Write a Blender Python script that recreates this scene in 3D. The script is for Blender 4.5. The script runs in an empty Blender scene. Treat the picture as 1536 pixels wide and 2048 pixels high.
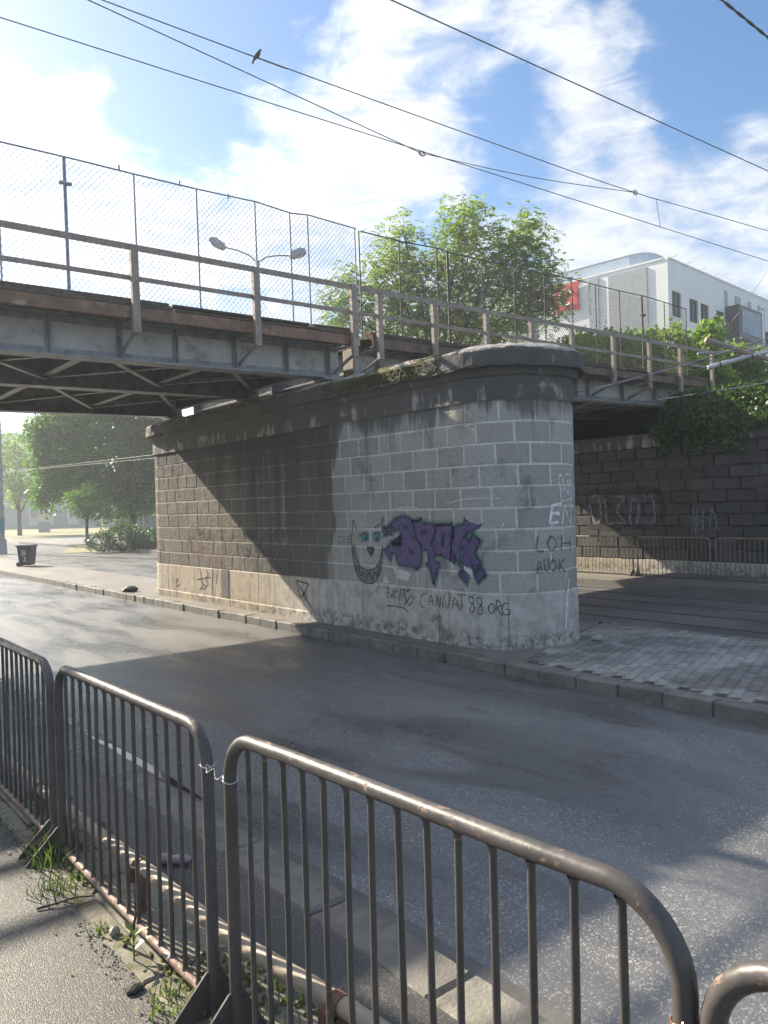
import bpy, bmesh, math, random
import numpy as np
from mathutils import Vector, Matrix
random.seed(7)
RNG = np.random.default_rng(11)
sc = bpy.context.scene
COL = sc.collection
R = math.radians

# ------------------------------------------------------------------ camera
CAM_R = [[0.768959, -0.638687, -0.027921], [0.026498, -0.011795, 0.999579], [-0.638748, -0.769376, 0.007854]]
cd = bpy.data.cameras.new('camera')
cam = bpy.data.objects.new('camera', cd)
COL.objects.link(cam)
cd.sensor_fit = 'VERTICAL'
cd.sensor_height = 24.0
cd.lens = 24.0 * 1540 / 2048
cd.clip_start = 0.05
cd.clip_end = 3000
m3 = Matrix(CAM_R).transposed()
cam.matrix_world = Matrix.Translation((0, 0, 2.0)) @ m3.to_4x4()
sc.camera = cam

# ------------------------------------------------------------------ light
SUN_DIR = Vector((-0.24, 1.0, 0.609)).normalized()       # towards the sun
SKY_STRENGTH = 0.068
SUN_STRENGTH = 4.6
EXPOSURE = 1.55
sc.view_settings.view_transform = 'Standard'
sc.view_settings.look = 'None'
sc.view_settings.gamma = 1.0
sc.view_settings.use_curve_mapping = False
sc.view_settings.exposure = EXPOSURE
sc.cycles.use_adaptive_sampling = True
sc.cycles.adaptive_threshold = 0.025
sc.cycles.max_bounces = 6
sc.cycles.diffuse_bounces = 3
sc.cycles.glossy_bounces = 2
sc.cycles.transmission_bounces = 2
sc.cycles.transparent_max_bounces = 8
sc.cycles.caustics_reflective = False
sc.cycles.caustics_refractive = False
sl = bpy.data.lights.new('sun', 'SUN')
sl.energy = SUN_STRENGTH
sl.angle = R(0.55)
sl.color = (1.0, 0.88, 0.70)
sun = bpy.data.objects.new('sun', sl)
COL.objects.link(sun)
sun.rotation_euler = SUN_DIR.to_track_quat('Z', 'Y').to_euler()
sun.location = (-3, 30, 30)

CLOUDS = [[0.4824,0.7467,0.458,5],[0.5259,0.709,0.4699,6],[0.5787,0.6749,0.4579,6.5],[0.6257,0.6506,0.4304,5.5],[0.6471,0.6488,0.4005,4.5],[0.4305,0.7739,0.4645,2.6],[0.6194,0.6087,0.4958,4.5],[0.6514,0.594,0.4721,3.2],[0.6298,0.5717,0.5258,4.5],[0.6589,0.533,0.5308,3.5],[0.5406,0.6705,0.5081,2.2],[0.5235,0.6653,0.5323,2.0],[0.5647,0.6381,0.5233,3.0],[0.3854,0.8462,0.3681,6.5],[0.4592,0.8017,0.3827,5.5],[0.5164,0.7601,0.3944,5.5],[0.5748,0.7198,0.3892,5.5],[0.6244,0.6867,0.3722,5],[0.308,0.8698,0.3855,6],[0.2661,0.8938,0.3611,7],[0.2311,0.8955,0.3803,6],[0.7006,0.5201,0.4886,3.2],[0.7334,0.5055,0.4546,3.6],[0.7633,0.488,0.4234,4.2],[0.7296,0.5448,0.4133,3.6],[0.7551,0.5298,0.3861,4.5],[0.7626,0.4313,0.4821,2.2],[0.7347,0.4672,0.4919,2.4],[0.7938,0.477,0.3773,6],[0.8314,0.4325,0.3489,6.5],[0.8629,0.3978,0.3117,8],[0.7765,0.54,0.3247,6.5],[0.8253,0.4726,0.3092,7],[0.8115,0.5172,0.272,7],[0.8703,0.4257,0.2477,9],[0.8436,0.3817,0.3777,3.2],[0.8239,0.4045,0.397,2.4],[0.7015,0.6473,0.2981,4.5],[0.725,0.5945,0.3479,3.2],[0.4659,0.8163,0.3414,5.5],[0.531,0.7863,0.3158,6],[0.6067,0.7346,0.3037,6],[0.3751,0.8678,0.3259,7]]
GAPS = [[0.6842,0.5831,0.4381,3.2],[0.701,0.5875,0.4042,2.6],[0.7022,0.6049,0.3755,2.4],[0.4836,0.704,0.5201,3.2],[0.4441,0.722,0.5305,3.5],[0.7922,0.4089,0.453,3.6],[0.81,0.408,0.4212,2.6],[0.3974,0.7729,0.4946,3.5],[0.3753,0.8184,0.4351,3],[0.4358,0.7918,0.428,2.0],[0.8002,0.3644,0.4764,5.5],[0.6498,0.68,0.3397,1.6],[0.3706,0.8058,0.4619,2.5]]
world = bpy.data.worlds.new('World')
sc.world = world
world.use_nodes = True
wt = world.node_tree
for n in list(wt.nodes):
    wt.nodes.remove(n)


class NT:
    """small helper to write node trees"""
    def __init__(self, tree):
        self.t = tree

    def n(self, typ, **kw):
        nd = self.t.nodes.new(typ)
        for k, v in kw.items():
            setattr(nd, k, v)
        return nd

    def link(self, a, b):
        self.t.links.new(a, b)

    def put(self, sock, v):
        if v is None:
            return
        if isinstance(v, bpy.types.NodeSocket):
            self.link(v, sock)
        else:
            if isinstance(v, (tuple, list)) and len(v) == 3 and sock.type == 'RGBA':
                v = (*v, 1)
            sock.default_value = v

    def math(self, op, a, b=None, c=None, clamp=False):
        nd = self.n('ShaderNodeMath', operation=op, use_clamp=clamp)
        self.put(nd.inputs[0], a)
        self.put(nd.inputs[1], b)
        self.put(nd.inputs[2], c)
        return nd.outputs[0]

    def vmath(self, op, a, b=None):
        nd = self.n('ShaderNodeVectorMath', operation=op)
        self.put(nd.inputs[0], a)
        self.put(nd.inputs[1], b)
        return nd.outputs['Value'] if op in ('DOT_PRODUCT', 'LENGTH', 'DISTANCE') else nd.outputs[0]

    def mix(self, f, a, b, blend='MIX'):
        nd = self.n('ShaderNodeMix', data_type='RGBA', blend_type=blend)
        nd.clamp_factor = True
        self.put(nd.inputs[0], f)
        self.put(nd.inputs[6], a)
        self.put(nd.inputs[7], b)
        return nd.outputs[2]

    def rng(self, v, a, b, c=0.0, d=1.0, smooth=True):
        nd = self.n('ShaderNodeMapRange', interpolation_type='SMOOTHSTEP' if smooth else 'LINEAR')
        nd.clamp = True
        self.put(nd.inputs[0], v)
        for i, x in enumerate((a, b, c, d)):
            self.put(nd.inputs[i + 1], x)
        return nd.outputs[0]

    def noise(self, vec, scale, detail=4.0, rough=0.5, dist=0.0, lac=2.0):
        nd = self.n('ShaderNodeTexNoise')
        self.put(nd.inputs['Vector'], vec)
        nd.inputs['Scale'].default_value = scale
        nd.inputs['Detail'].default_value = detail
        nd.inputs['Roughness'].default_value = rough
        nd.inputs['Lacunarity'].default_value = lac
        nd.inputs['Distortion'].default_value = dist
        return nd.outputs['Fac']

    def voro(self, vec, scale, feature='F1', out='Distance', rnd=1.0):
        nd = self.n('ShaderNodeTexVoronoi', feature=feature)
        self.put(nd.inputs['Vector'], vec)
        nd.inputs['Scale'].default_value = scale
        nd.inputs['Randomness'].default_value = rnd
        return nd.outputs[out]

    def mapv(self, vec, loc=(0, 0, 0), rot=(0, 0, 0), sca=(1, 1, 1)):
        nd = self.n('ShaderNodeMapping')
        self.put(nd.inputs[0], vec)
        nd.inputs[1].default_value = loc
        nd.inputs[2].default_value = rot
        nd.inputs[3].default_value = sca
        return nd.outputs[0]

    def sep(self, vec):
        nd = self.n('ShaderNodeSeparateXYZ')
        self.put(nd.inputs[0], vec)
        return nd.outputs[0], nd.outputs[1], nd.outputs[2]


w = NT(wt)
sky = w.n('ShaderNodeTexSky', sky_type='NISHITA')
sky.sun_disc = False
sky.sun_elevation = math.asin(SUN_DIR.z)
sky.sun_rotation = math.atan2(SUN_DIR.x, SUN_DIR.y)
sky.altitude = 100
sky.air_density = 1.0
sky.dust_density = 1.0
sky.ozone_density = 2.0
dirn = w.n('ShaderNodeTexCoord').outputs['Generated']
acc = None
for cx_, cy_, cz_, rad in CLOUDS:
    dt = w.vmath('DOT_PRODUCT', dirn, (cx_, cy_, cz_))
    lo = math.cos(R(rad * 1.3))
    b = w.rng(dt, lo, math.cos(R(rad * 0.2)))
    acc = b if acc is None else w.math('MAXIMUM', acc, b)
gap = None
for cx_, cy_, cz_, rad in GAPS:
    dt = w.vmath('DOT_PRODUCT', dirn, (cx_, cy_, cz_))
    b = w.rng(dt, math.cos(R(rad * 1.5)), math.cos(R(rad * 0.3)))
    gap = b if gap is None else w.math('MAXIMUM', gap, b)
wv = w.mapv(dirn, rot=(0.2, 0.5, 0.7), sca=(1.0, 1.25, 1.7))
n1 = w.noise(wv, 6.5, 9.0, 0.60, 0.6)
n2 = w.noise(w.mapv(dirn, rot=(0.9, 0.25, 0.45), sca=(1, 1, 2.6)), 14.0, 7.0, 0.62, 0.6)
base_cov = w.noise(dirn, 1.3, 2.0, 0.5)
# the same broken cloud cover carries on over the rest of the sky
fwd_dot = w.vmath('DOT_PRODUCT', dirn, tuple(-v for v in CAM_R[2]))
outside = w.rng(fwd_dot, 0.78, 0.66)
field = w.rng(w.noise(w.mapv(dirn, loc=(3.1, 1.7, 0.4), sca=(1, 1, 1.6)), 2.4, 3.0, 0.5, 0.3), 0.40, 0.56)
acc = w.math('MAXIMUM', acc, w.math('MULTIPLY', outside, field))
den = w.math('ADD', w.math('MULTIPLY', acc, 0.85), w.math('MULTIPLY', w.math('SUBTRACT', n1, 0.5), 1.7))
den = w.math('ADD', den, w.math('MULTIPLY', w.math('SUBTRACT', n2, 0.5), 1.15))
den = w.math('ADD', den, w.math('MULTIPLY', w.math('SUBTRACT', base_cov, 0.5), 0.3))
den = w.math('SUBTRACT', den, w.math('MULTIPLY', gap, 0.45))
cloud = w.rng(den, 0.26, 1.12)
sundot = w.vmath('DOT_PRODUCT', dirn, tuple(SUN_DIR))
near_sun = w.rng(sundot, 0.55, 1.0)
ccol = w.mix(near_sun, (5.4, 5.6, 5.95), (9.5, 9.4, 9.3))
thick = w.rng(n2, 0.35, 0.75, 0.82, 1.0)
ccol2 = w.n('ShaderNodeMix', data_type='RGBA', blend_type='MULTIPLY')
ccol2.inputs[0].default_value = 1.0
w.put(ccol2.inputs[6], ccol)
cc = w.n('ShaderNodeCombineColor')
for i in range(3):
    w.link(thick, cc.inputs[i])
w.link(cc.outputs[0], ccol2.inputs[7])
hsv = w.n('ShaderNodeHueSaturation')
hsv.inputs['Saturation'].default_value = 1.22
w.link(sky.outputs[0], hsv.inputs['Color'])
skycol = w.mix(w.math('MULTIPLY', cloud, 0.93), hsv.outputs[0], ccol2.outputs[2])
bg = w.n('ShaderNodeBackground')
w.link(skycol, bg.inputs[0])
bg.inputs[1].default_value = SKY_STRENGTH
wo = w.n('ShaderNodeOutputWorld')
w.link(bg.outputs[0], wo.inputs[0])

# ------------------------------------------------------------------ mesh helpers
ORI = {}


def tag(o, label=None, cat=None, group=None, kind=None):
    if label: o['label'] = label
    if cat: o['category'] = cat
    if group: o['group'] = group
    if kind: o['kind'] = kind
    return o


def empty(name, loc, label=None, cat=None, group=None):
    o = bpy.data.objects.new(name, None)
    o.location = loc
    o.empty_display_size = 0.1
    COL.objects.link(o)
    ORI[o.name] = Vector(loc)
    return tag(o, label, cat, group)


class MB:
    def __init__(self):
        self.v, self.f, self.s = [], [], []

    def add(self, vs, fs, smooth=False):
        b = len(self.v)
        self.v.extend([tuple(p) for p in vs])
        self.f.extend([tuple(i + b for i in q) for q in fs])
        self.s.extend([smooth] * len(fs))
        return self

    def box(self, x0, x1, y0, y1, z0, z1):
        vs = [(x, y, z) for z in (z0, z1) for y in (y0, y1) for x in (x0, x1)]
        return self.add(vs, [(0, 2, 3, 1), (4, 5, 7, 6), (0, 1, 5, 4), (2, 6, 7, 3), (0, 4, 6, 2), (1, 3, 7, 5)])

    def bbox(self, x0, x1, y0, y1, z0, z1, c=0.01, jit=0.0):
        """box with chamfered edges"""
        bm = bmesh.new()
        bmesh.ops.create_cube(bm, size=1.0)
        for v in bm.verts:
            v.co = Vector(((x0 + x1) / 2 + v.co.x * (x1 - x0) + random.uniform(-jit, jit),
                           (y0 + y1) / 2 + v.co.y * (y1 - y0) + random.uniform(-jit, jit),
                           (z0 + z1) / 2 + v.co.z * (z1 - z0) + random.uniform(-jit, jit)))
        bmesh.ops.bevel(bm, geom=bm.edges[:], offset=c, segments=1, affect='EDGES', clamp_overlap=True)
        bm.verts.index_update()
        self.add([v.co[:] for v in bm.verts], [[v.index for v in f.verts] for f in bm.faces])
        bm.free()
        return self

    def bar(self, p, q, wd, ht, up=(0, 0, 1)):
        """rectangular bar from p to q"""
        p, q = Vector(p), Vector(q)
        d = (q - p).normalized()
        s = d.cross(Vector(up))
        if s.length < 1e-4:
            s = d.cross(Vector((0, 1, 0)))
        s.normalize()
        u = s.cross(d)
        vs = []
        for c in (p, q):
            for a, b in ((-1, -1), (1, -1), (1, 1), (-1, 1)):
                vs.append(c + s * (a * wd / 2) + u * (b * ht / 2))
        return self.add(vs, [(0, 1, 2, 3), (7, 6, 5, 4), (0, 4, 5, 1), (1, 5, 6, 2), (2, 6, 7, 3), (3, 7, 4, 0)])

    def tube(self, pts, r, n=8, cap=True, closed=False):
        pts = [Vector(p) for p in pts]
        m = len(pts)
        rs = r if isinstance(r, (list, tuple)) else [r] * m
        vs, fs = [], []
        prev = None
        for i, p in enumerate(pts):
            if closed:
                d = pts[(i + 1) % m] - pts[i - 1]
            else:
                d = pts[min(i + 1, m - 1)] - pts[max(i - 1, 0)]
            d.normalize()
            if prev is None:
                a = d.cross(Vector((0, 0, 1)))
                if a.length < 1e-3:
                    a = d.cross(Vector((1, 0, 0)))
            else:
                a = prev - d * prev.dot(d)
            a.normalize()
            prev = a
            b = d.cross(a)
            for k in range(n):
                t = 2 * math.pi * k / n
                vs.append(p + (a * math.cos(t) + b * math.sin(t)) * rs[i])
        rings = m if closed else m - 1
        for i in range(rings):
            for k in range(n):
                j = (i + 1) % m
                fs.append((i * n + k, i * n + (k + 1) % n, j * n + (k + 1) % n, j * n + k))
        self.add(vs, fs, True)
        if cap and not closed:
            self.add([vs[k] for k in range(n)], [tuple(range(n - 1, -1, -1))])
            self.add([vs[(m - 1) * n + k] for k in range(n)], [tuple(range(n))])
        return self

    def poly(self, pts, dvec):
        """extrude polygon by dvec"""
        n = len(pts)
        pts = [Vector(p) for p in pts]
        d = Vector(dvec)
        vs = pts + [p + d for p in pts]
        return self.add(vs, [tuple(range(n - 1, -1, -1)), tuple(range(n, 2 * n))] + [(i, (i + 1) % n, n + (i + 1) % n, n + i) for i in range(n)])

    def mesh(self, name, mat, origin=Vector((0, 0, 0)), xf=None):
        me = bpy.data.meshes.new(name)
        vs = [xf(v) for v in self.v] if xf else self.v
        vs = [(v[0] - origin[0], v[1] - origin[1], v[2] - origin[2]) for v in vs]
        me.from_pydata(vs, [], self.f)
        me.polygons.foreach_set('use_smooth', self.s)
        if mat: me.materials.append(mat)
        me.update()
        return me

    def build(self, name, mat, parent=None, xf=None, kind=None, loc=None):
        if parent is not None:
            og = ORI[parent.name]
        else:
            og = Vector(loc) if loc is not None else Vector((0, 0, 0))
        o = bpy.data.objects.new(name, self.mesh(name, mat, og, xf))
        COL.objects.link(o)
        if parent is not None:
            o.parent = parent
        else:
            o.location = og
        ORI[o.name] = og
        if kind: o['kind'] = kind
        return o


def inst(name, me, parent, loc, rz=0.0, rx=0.0, ry=0.0, scale=(1, 1, 1)):
    """another object on shared mesh data, loc in world space"""
    o = bpy.data.objects.new(name, me)
    COL.objects.link(o)
    og = ORI[parent.name] if parent is not None else Vector((0, 0, 0))
    o.location = Vector(loc) - og
    o.rotation_euler = (rx, ry, rz)
    o.scale = scale
    if parent is not None:
        o.parent = parent
    return o


def np_mesh(name, verts, faces, mat, parent=None, kind=None, loc=None, smooth=False):
    og = ORI[parent.name] if parent is not None else (Vector(loc) if loc is not None else Vector((0, 0, 0)))
    me = bpy.data.meshes.new(name)
    v = np.asarray(verts, dtype=np.float32) - np.array(og[:], dtype=np.float32)
    f = np.asarray(faces, dtype=np.int32)
    k = f.shape[1]
    me.vertices.add(len(v)); me.vertices.foreach_set('co', v.ravel())
    me.loops.add(f.size); me.loops.foreach_set('vertex_index', f.ravel())
    me.polygons.add(len(f))
    me.polygons.foreach_set('loop_start', np.arange(0, f.size, k, dtype=np.int32))
    me.polygons.foreach_set('loop_total', np.full(len(f), k, dtype=np.int32))
    if smooth: me.polygons.foreach_set('use_smooth', np.ones(len(f), dtype=bool))
    me.materials.append(mat)
    me.update(calc_edges=True)
    o = bpy.data.objects.new(name, me)
    COL.objects.link(o)
    if parent is not None: o.parent = parent
    else: o.location = og
    ORI[o.name] = og
    if kind: o['kind'] = kind
    return o


def grid(fn, u0, u1, nu, v0, v1, nv):
    vs, fs = [], []
    for j in range(nv + 1):
        for i in range(nu + 1):
            vs.append(fn(u0 + (u1 - u0) * i / nu, v0 + (v1 - v0) * j / nv))
    for j in range(nv):
        for i in range(nu):
            a = j * (nu + 1) + i
            fs.append((a, a + 1, a + nu + 2, a + nu + 1))
    return vs, fs


# ------------------------------------------------------------------ materials
def new_mat(name):
    m = bpy.data.materials.new(name)
    m.use_nodes = True
    t = m.node_tree
    for n in list(t.nodes):
        t.nodes.remove(n)
    a = NT(t)
    a.out = a.n('ShaderNodeOutputMaterial')
    a.p = a.n('ShaderNodeBsdfPrincipled')
    a.link(a.p.outputs[0], a.out.inputs[0])
    a.geo = a.n('ShaderNodeNewGeometry')
    a.pos = a.geo.outputs['Position']
    a.m = m
    return a


def bump(a, h, strength=0.3, dist=0.01):
    b = a.n('ShaderNodeBump')
    b.inputs['Strength'].default_value = strength
    b.inputs['Distance'].default_value = dist
    a.put(b.inputs['Height'], h)
    a.link(b.outputs[0], a.p.inputs['Normal'])
    return b


def simple(name, c1, c2=None, rough=0.7, scale=6.0, metal=0.0, bstr=0.15, bscale=40.0, spec=0.5, objrnd=0.0, c3=None, c3lo=0.6, c3hi=0.7, c3scale=3.0, bdist=0.01, rvar=0.15):
    """two-tone noise material with optional third patchy colour (rust, dirt) and relief"""
    a = new_mat(name)
    c2 = c2 or tuple(x * 0.7 for x in c1)
    n = a.noise(a.pos, scale, 5, 0.6)
    col = a.mix(a.rng(n, 0.35, 0.65), c1, c2)
    if c3:
        k = a.noise(a.pos, c3scale, 7, 0.65, 0.4)
        f = a.rng(k, c3lo, c3hi)
        col = a.mix(f, col, c3)
    if objrnd:
        oi = a.n('ShaderNodeObjectInfo').outputs['Random']
        hv = a.n('ShaderNodeHueSaturation')
        a.link(col, hv.inputs['Color'])
        a.link(a.rng(oi, 0, 1, 1 - objrnd, 1 + objrnd, False), hv.inputs['Value'])
        col = hv.outputs[0]
    a.put(a.p.inputs['Base Color'], col)
    a.put(a.p.inputs['Roughness'], a.rng(a.noise(a.pos, scale * 2.3, 3), 0.3, 0.7, max(0.05, rough - rvar), min(1, rough + rvar)))
    a.p.inputs['Metallic'].default_value = metal
    a.p.inputs['Specular IOR Level'].default_value = spec
    if bstr:
        bump(a, a.noise(a.pos, bscale, 4, 0.6), bstr, bdist)
    return a.m


MAT = {}
# painted / rusty steel
MAT['steel'] = simple('weathered_steel', (0.33, 0.34, 0.36), (0.24, 0.25, 0.27), 0.55, 5, c3=(0.20, 0.135, 0.10), c3lo=0.56, c3hi=0.72, c3scale=5)
MAT['steel_web'] = simple('grey_painted_web', (0.58, 0.565, 0.54), (0.48, 0.465, 0.445), 0.6, 2.5, c3=(0.27, 0.23, 0.20), c3lo=0.50, c3hi=0.72, c3scale=2.6)
MAT['rail'] = simple('faded_rail_paint', (0.34, 0.285, 0.24), (0.25, 0.21, 0.18), 0.65, 7, c3=(0.18, 0.10, 0.065), c3lo=0.58, c3hi=0.7, c3scale=9)
MAT['rust'] = simple('rusty_edge_steel', (0.25, 0.15, 0.10), (0.16, 0.10, 0.075), 0.8, 4, c3=(0.36, 0.28, 0.22), c3lo=0.55, c3hi=0.7, c3scale=6)
MAT['timber'] = simple('old_dark_timber', (0.11, 0.085, 0.07), (0.065, 0.052, 0.045), 0.85, 12, objrnd=0.3)
MAT['wire'] = simple('wire', (0.10, 0.115, 0.15), rough=0.5, bstr=0)
MAT['fence'] = simple('galvanised_fence', (0.28, 0.34, 0.45), (0.20, 0.24, 0.33), 0.5, 20, bstr=0)
MAT['fence_old'] = simple('old_fence_steel', (0.09, 0.08, 0.078), (0.06, 0.05, 0.045), 0.7, 20, bstr=0)
MAT['black'] = simple('black_plastic', (0.022, 0.022, 0.026), (0.035, 0.035, 0.04), 0.5, 8)
MAT['lamp_grey'] = simple('lamp_grey', (0.42, 0.42, 0.43), (0.32, 0.32, 0.33), 0.5, 8)


def asphalt(name, c1, c2, wet=0.5, wet_lo=0.45, wet_hi=0.62, speck=0.10, wscale=0.9, r_dry=0.62, r_wet=0.2, spk_scale=110, bst=0.55, dust=None, cracks=0.0, lanes=False, spec=0.5):
    a = new_mat(name)
    big = a.noise(a.pos, 0.55, 5, 0.6, 0.3)
    mid = a.noise(a.pos, 6, 5, 0.6)
    col = a.mix(a.rng(big, 0.35, 0.65), c1, c2)
    col = a.mix(a.rng(mid, 0.3, 0.75, 0.0, 0.45), col, tuple(x * 0.6 for x in c1))
    vcol = a.voro(a.pos, spk_scale, 'F1', 'Color')
    r_, g_, b_ = a.sep(vcol)
    sp = a.rng(r_, 0.72, 1.0)
    col = a.mix(a.math('MULTIPLY', sp, speck * 4, clamp=True), col, (0.34, 0.33, 0.31))  # pale aggregate flecks, with the wet glints coloured in as well
    wn = a.noise(a.mapv(a.pos, rot=(0, 0, 0.15), sca=(1.6, 0.45, 1)), wscale, 5, 0.6, 0.5)
    wf = a.math('MULTIPLY', a.rng(wn, wet_lo, wet_hi), wet)
    col = a.mix(wf, col, tuple(x * 0.72 for x in c2))
    if cracks:
        cv = a.n('ShaderNodeVectorMath', operation='ADD')
        a.put(cv.inputs[0], a.pos)
        wob = a.n('ShaderNodeTexNoise'); wob.inputs['Scale'].default_value = 3.0; wob.inputs['Detail'].default_value = 4
        a.put(wob.inputs['Vector'], a.pos)
        sc_ = a.n('ShaderNodeVectorMath', operation='SCALE'); a.link(wob.outputs['Color'], sc_.inputs[0]); sc_.inputs['Scale'].default_value = 0.55
        a.link(sc_.outputs[0], cv.inputs[1])
        ed = a.voro(cv.outputs[0], cracks, 'DISTANCE_TO_EDGE', 'Distance')
        cf = a.math('MULTIPLY', a.rng(ed, 0.010, 0.003), a.rng(a.noise(a.pos, 0.8, 2), 0.5, 0.6))
        col = a.mix(a.math('MULTIPLY', cf, 0.45), col, (0.04, 0.04, 0.04))
    # tyre-polished lanes and darker repair patches
    if lanes:
        xx, yy, zz = a.sep(a.pos)
        ln1 = a.math('ADD', a.rng(a.math('ABSOLUTE', a.math('SUBTRACT', xx, 3.55)), 0.45, 0.1), a.rng(a.math('ABSOLUTE', a.math('SUBTRACT', xx, 5.25)), 0.5, 0.1))
        lf = a.math('MULTIPLY', ln1, a.rng(a.noise(a.mapv(a.pos, sca=(1.5, 0.25, 1)), 1.2, 4), 0.35, 0.65))
        col = a.mix(a.math('MULTIPLY', lf, 0.35), col, tuple(x * 1.5 for x in c1))
        oil = a.rng(a.noise(a.mapv(a.pos, loc=(5, 2, 0), sca=(1.0, 0.5, 1)), 1.7, 5, 0.6), 0.62, 0.70)
        col = a.mix(a.math('MULTIPLY', oil, 0.45), col, tuple(x * 0.5 for x in c2))
    if dust:
        dn = a.noise(a.mapv(a.pos, sca=(1.2, 0.3, 1)), 1.3, 5, 0.6)
        col = a.mix(a.rng(dn, 0.5, 0.72, 0, 0.6), col, dust)
    a.put(a.p.inputs['Base Color'], col)
    rr = a.n('ShaderNodeMix', data_type='FLOAT')
    a.put(rr.inputs[0], wf); rr.inputs[2].default_value = r_dry; rr.inputs[3].default_value = r_wet
    a.put(a.p.inputs['Roughness'], rr.outputs[0])
    a.p.inputs['Specular IOR Level'].default_value = spec
    f1 = a.voro(a.pos, spk_scale, 'F1', 'Distance')
    h = a.math('MULTIPLY', f1, -1.0)
    bn = bump(a, h, bst, 0.005)
    a.put(bn.inputs['Strength'], a.math('MULTIPLY', bst, a.math('SUBTRACT', 1.0, a.math('MULTIPLY', wf, 0.65))))
    return a.m


MAT['road'] = asphalt('wet_road_asphalt', (0.150, 0.150, 0.152), (0.112, 0.113, 0.116), wet=0.85, wet_lo=0.40, wet_hi=0.66, r_dry=0.44, r_wet=0.22, speck=0.26, spk_scale=105, bst=0.45, spec=0.9, cracks=0.55, lanes=True)
MAT['walk'] = asphalt('sidewalk_asphalt', (0.075, 0.07, 0.064), (0.055, 0.052, 0.049), wet=0.7, wet_lo=0.42, wet_hi=0.66, r_dry=0.55, r_wet=0.34, speck=0.14, spk_scale=190, bst=0.35, cracks=0.8)
MAT['tram'] = asphalt('tram_road_asphalt', (0.15, 0.15, 0.152), (0.11, 0.11, 0.113), wet=0.6, r_dry=0.5, r_wet=0.25, speck=0.06, spk_scale=60)
MAT['island'] = asphalt('dusty_island_asphalt', (0.20, 0.185, 0.165), (0.145, 0.135, 0.125), wet=0.15, speck=0.05, spk_scale=70, dust=(0.30, 0.265, 0.22))
MAT['ground'] = asphalt('far_ground', (0.20, 0.19, 0.175), (0.15, 0.145, 0.135), wet=0.3, speck=0.02, spk_scale=40)
MAT['kerb'] = simple('kerb_concrete', (0.19, 0.182, 0.168), (0.135, 0.13, 0.12), 0.8, 5, c3=(0.09, 0.085, 0.075), c3lo=0.55, c3hi=0.75, c3scale=4, bstr=0.5, bscale=55, objrnd=0.15)
MAT['kerb_pale'] = simple('pale_kerb', (0.21, 0.195, 0.165), (0.15, 0.14, 0.12), 0.75, 6, c3=(0.10, 0.095, 0.085), c3lo=0.55, c3hi=0.75, c3scale=5, bstr=0.5, bscale=60, objrnd=0.12)
MAT['paver'] = simple('grey_paver', (0.35, 0.34, 0.32), (0.27, 0.26, 0.245), 0.65, 14, c3=(0.17, 0.165, 0.158), c3lo=0.42, c3hi=0.58, c3scale=0.8, bstr=0.35, bscale=70, objrnd=0.2)
MAT['dirt'] = simple('joint_dirt', (0.075, 0.07, 0.062), (0.05, 0.047, 0.042), 0.9, 9, bstr=0.5)
MAT['grass'] = simple('dry_grass', (0.16, 0.17, 0.06), (0.24, 0.20, 0.11), 0.9, 0.5, bstr=0.4, bscale=12)
MAT['soil'] = simple('embankment_soil', (0.10, 0.10, 0.05), (0.07, 0.08, 0.04), 0.95, 1.0, bstr=0.4, bscale=8)


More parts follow.
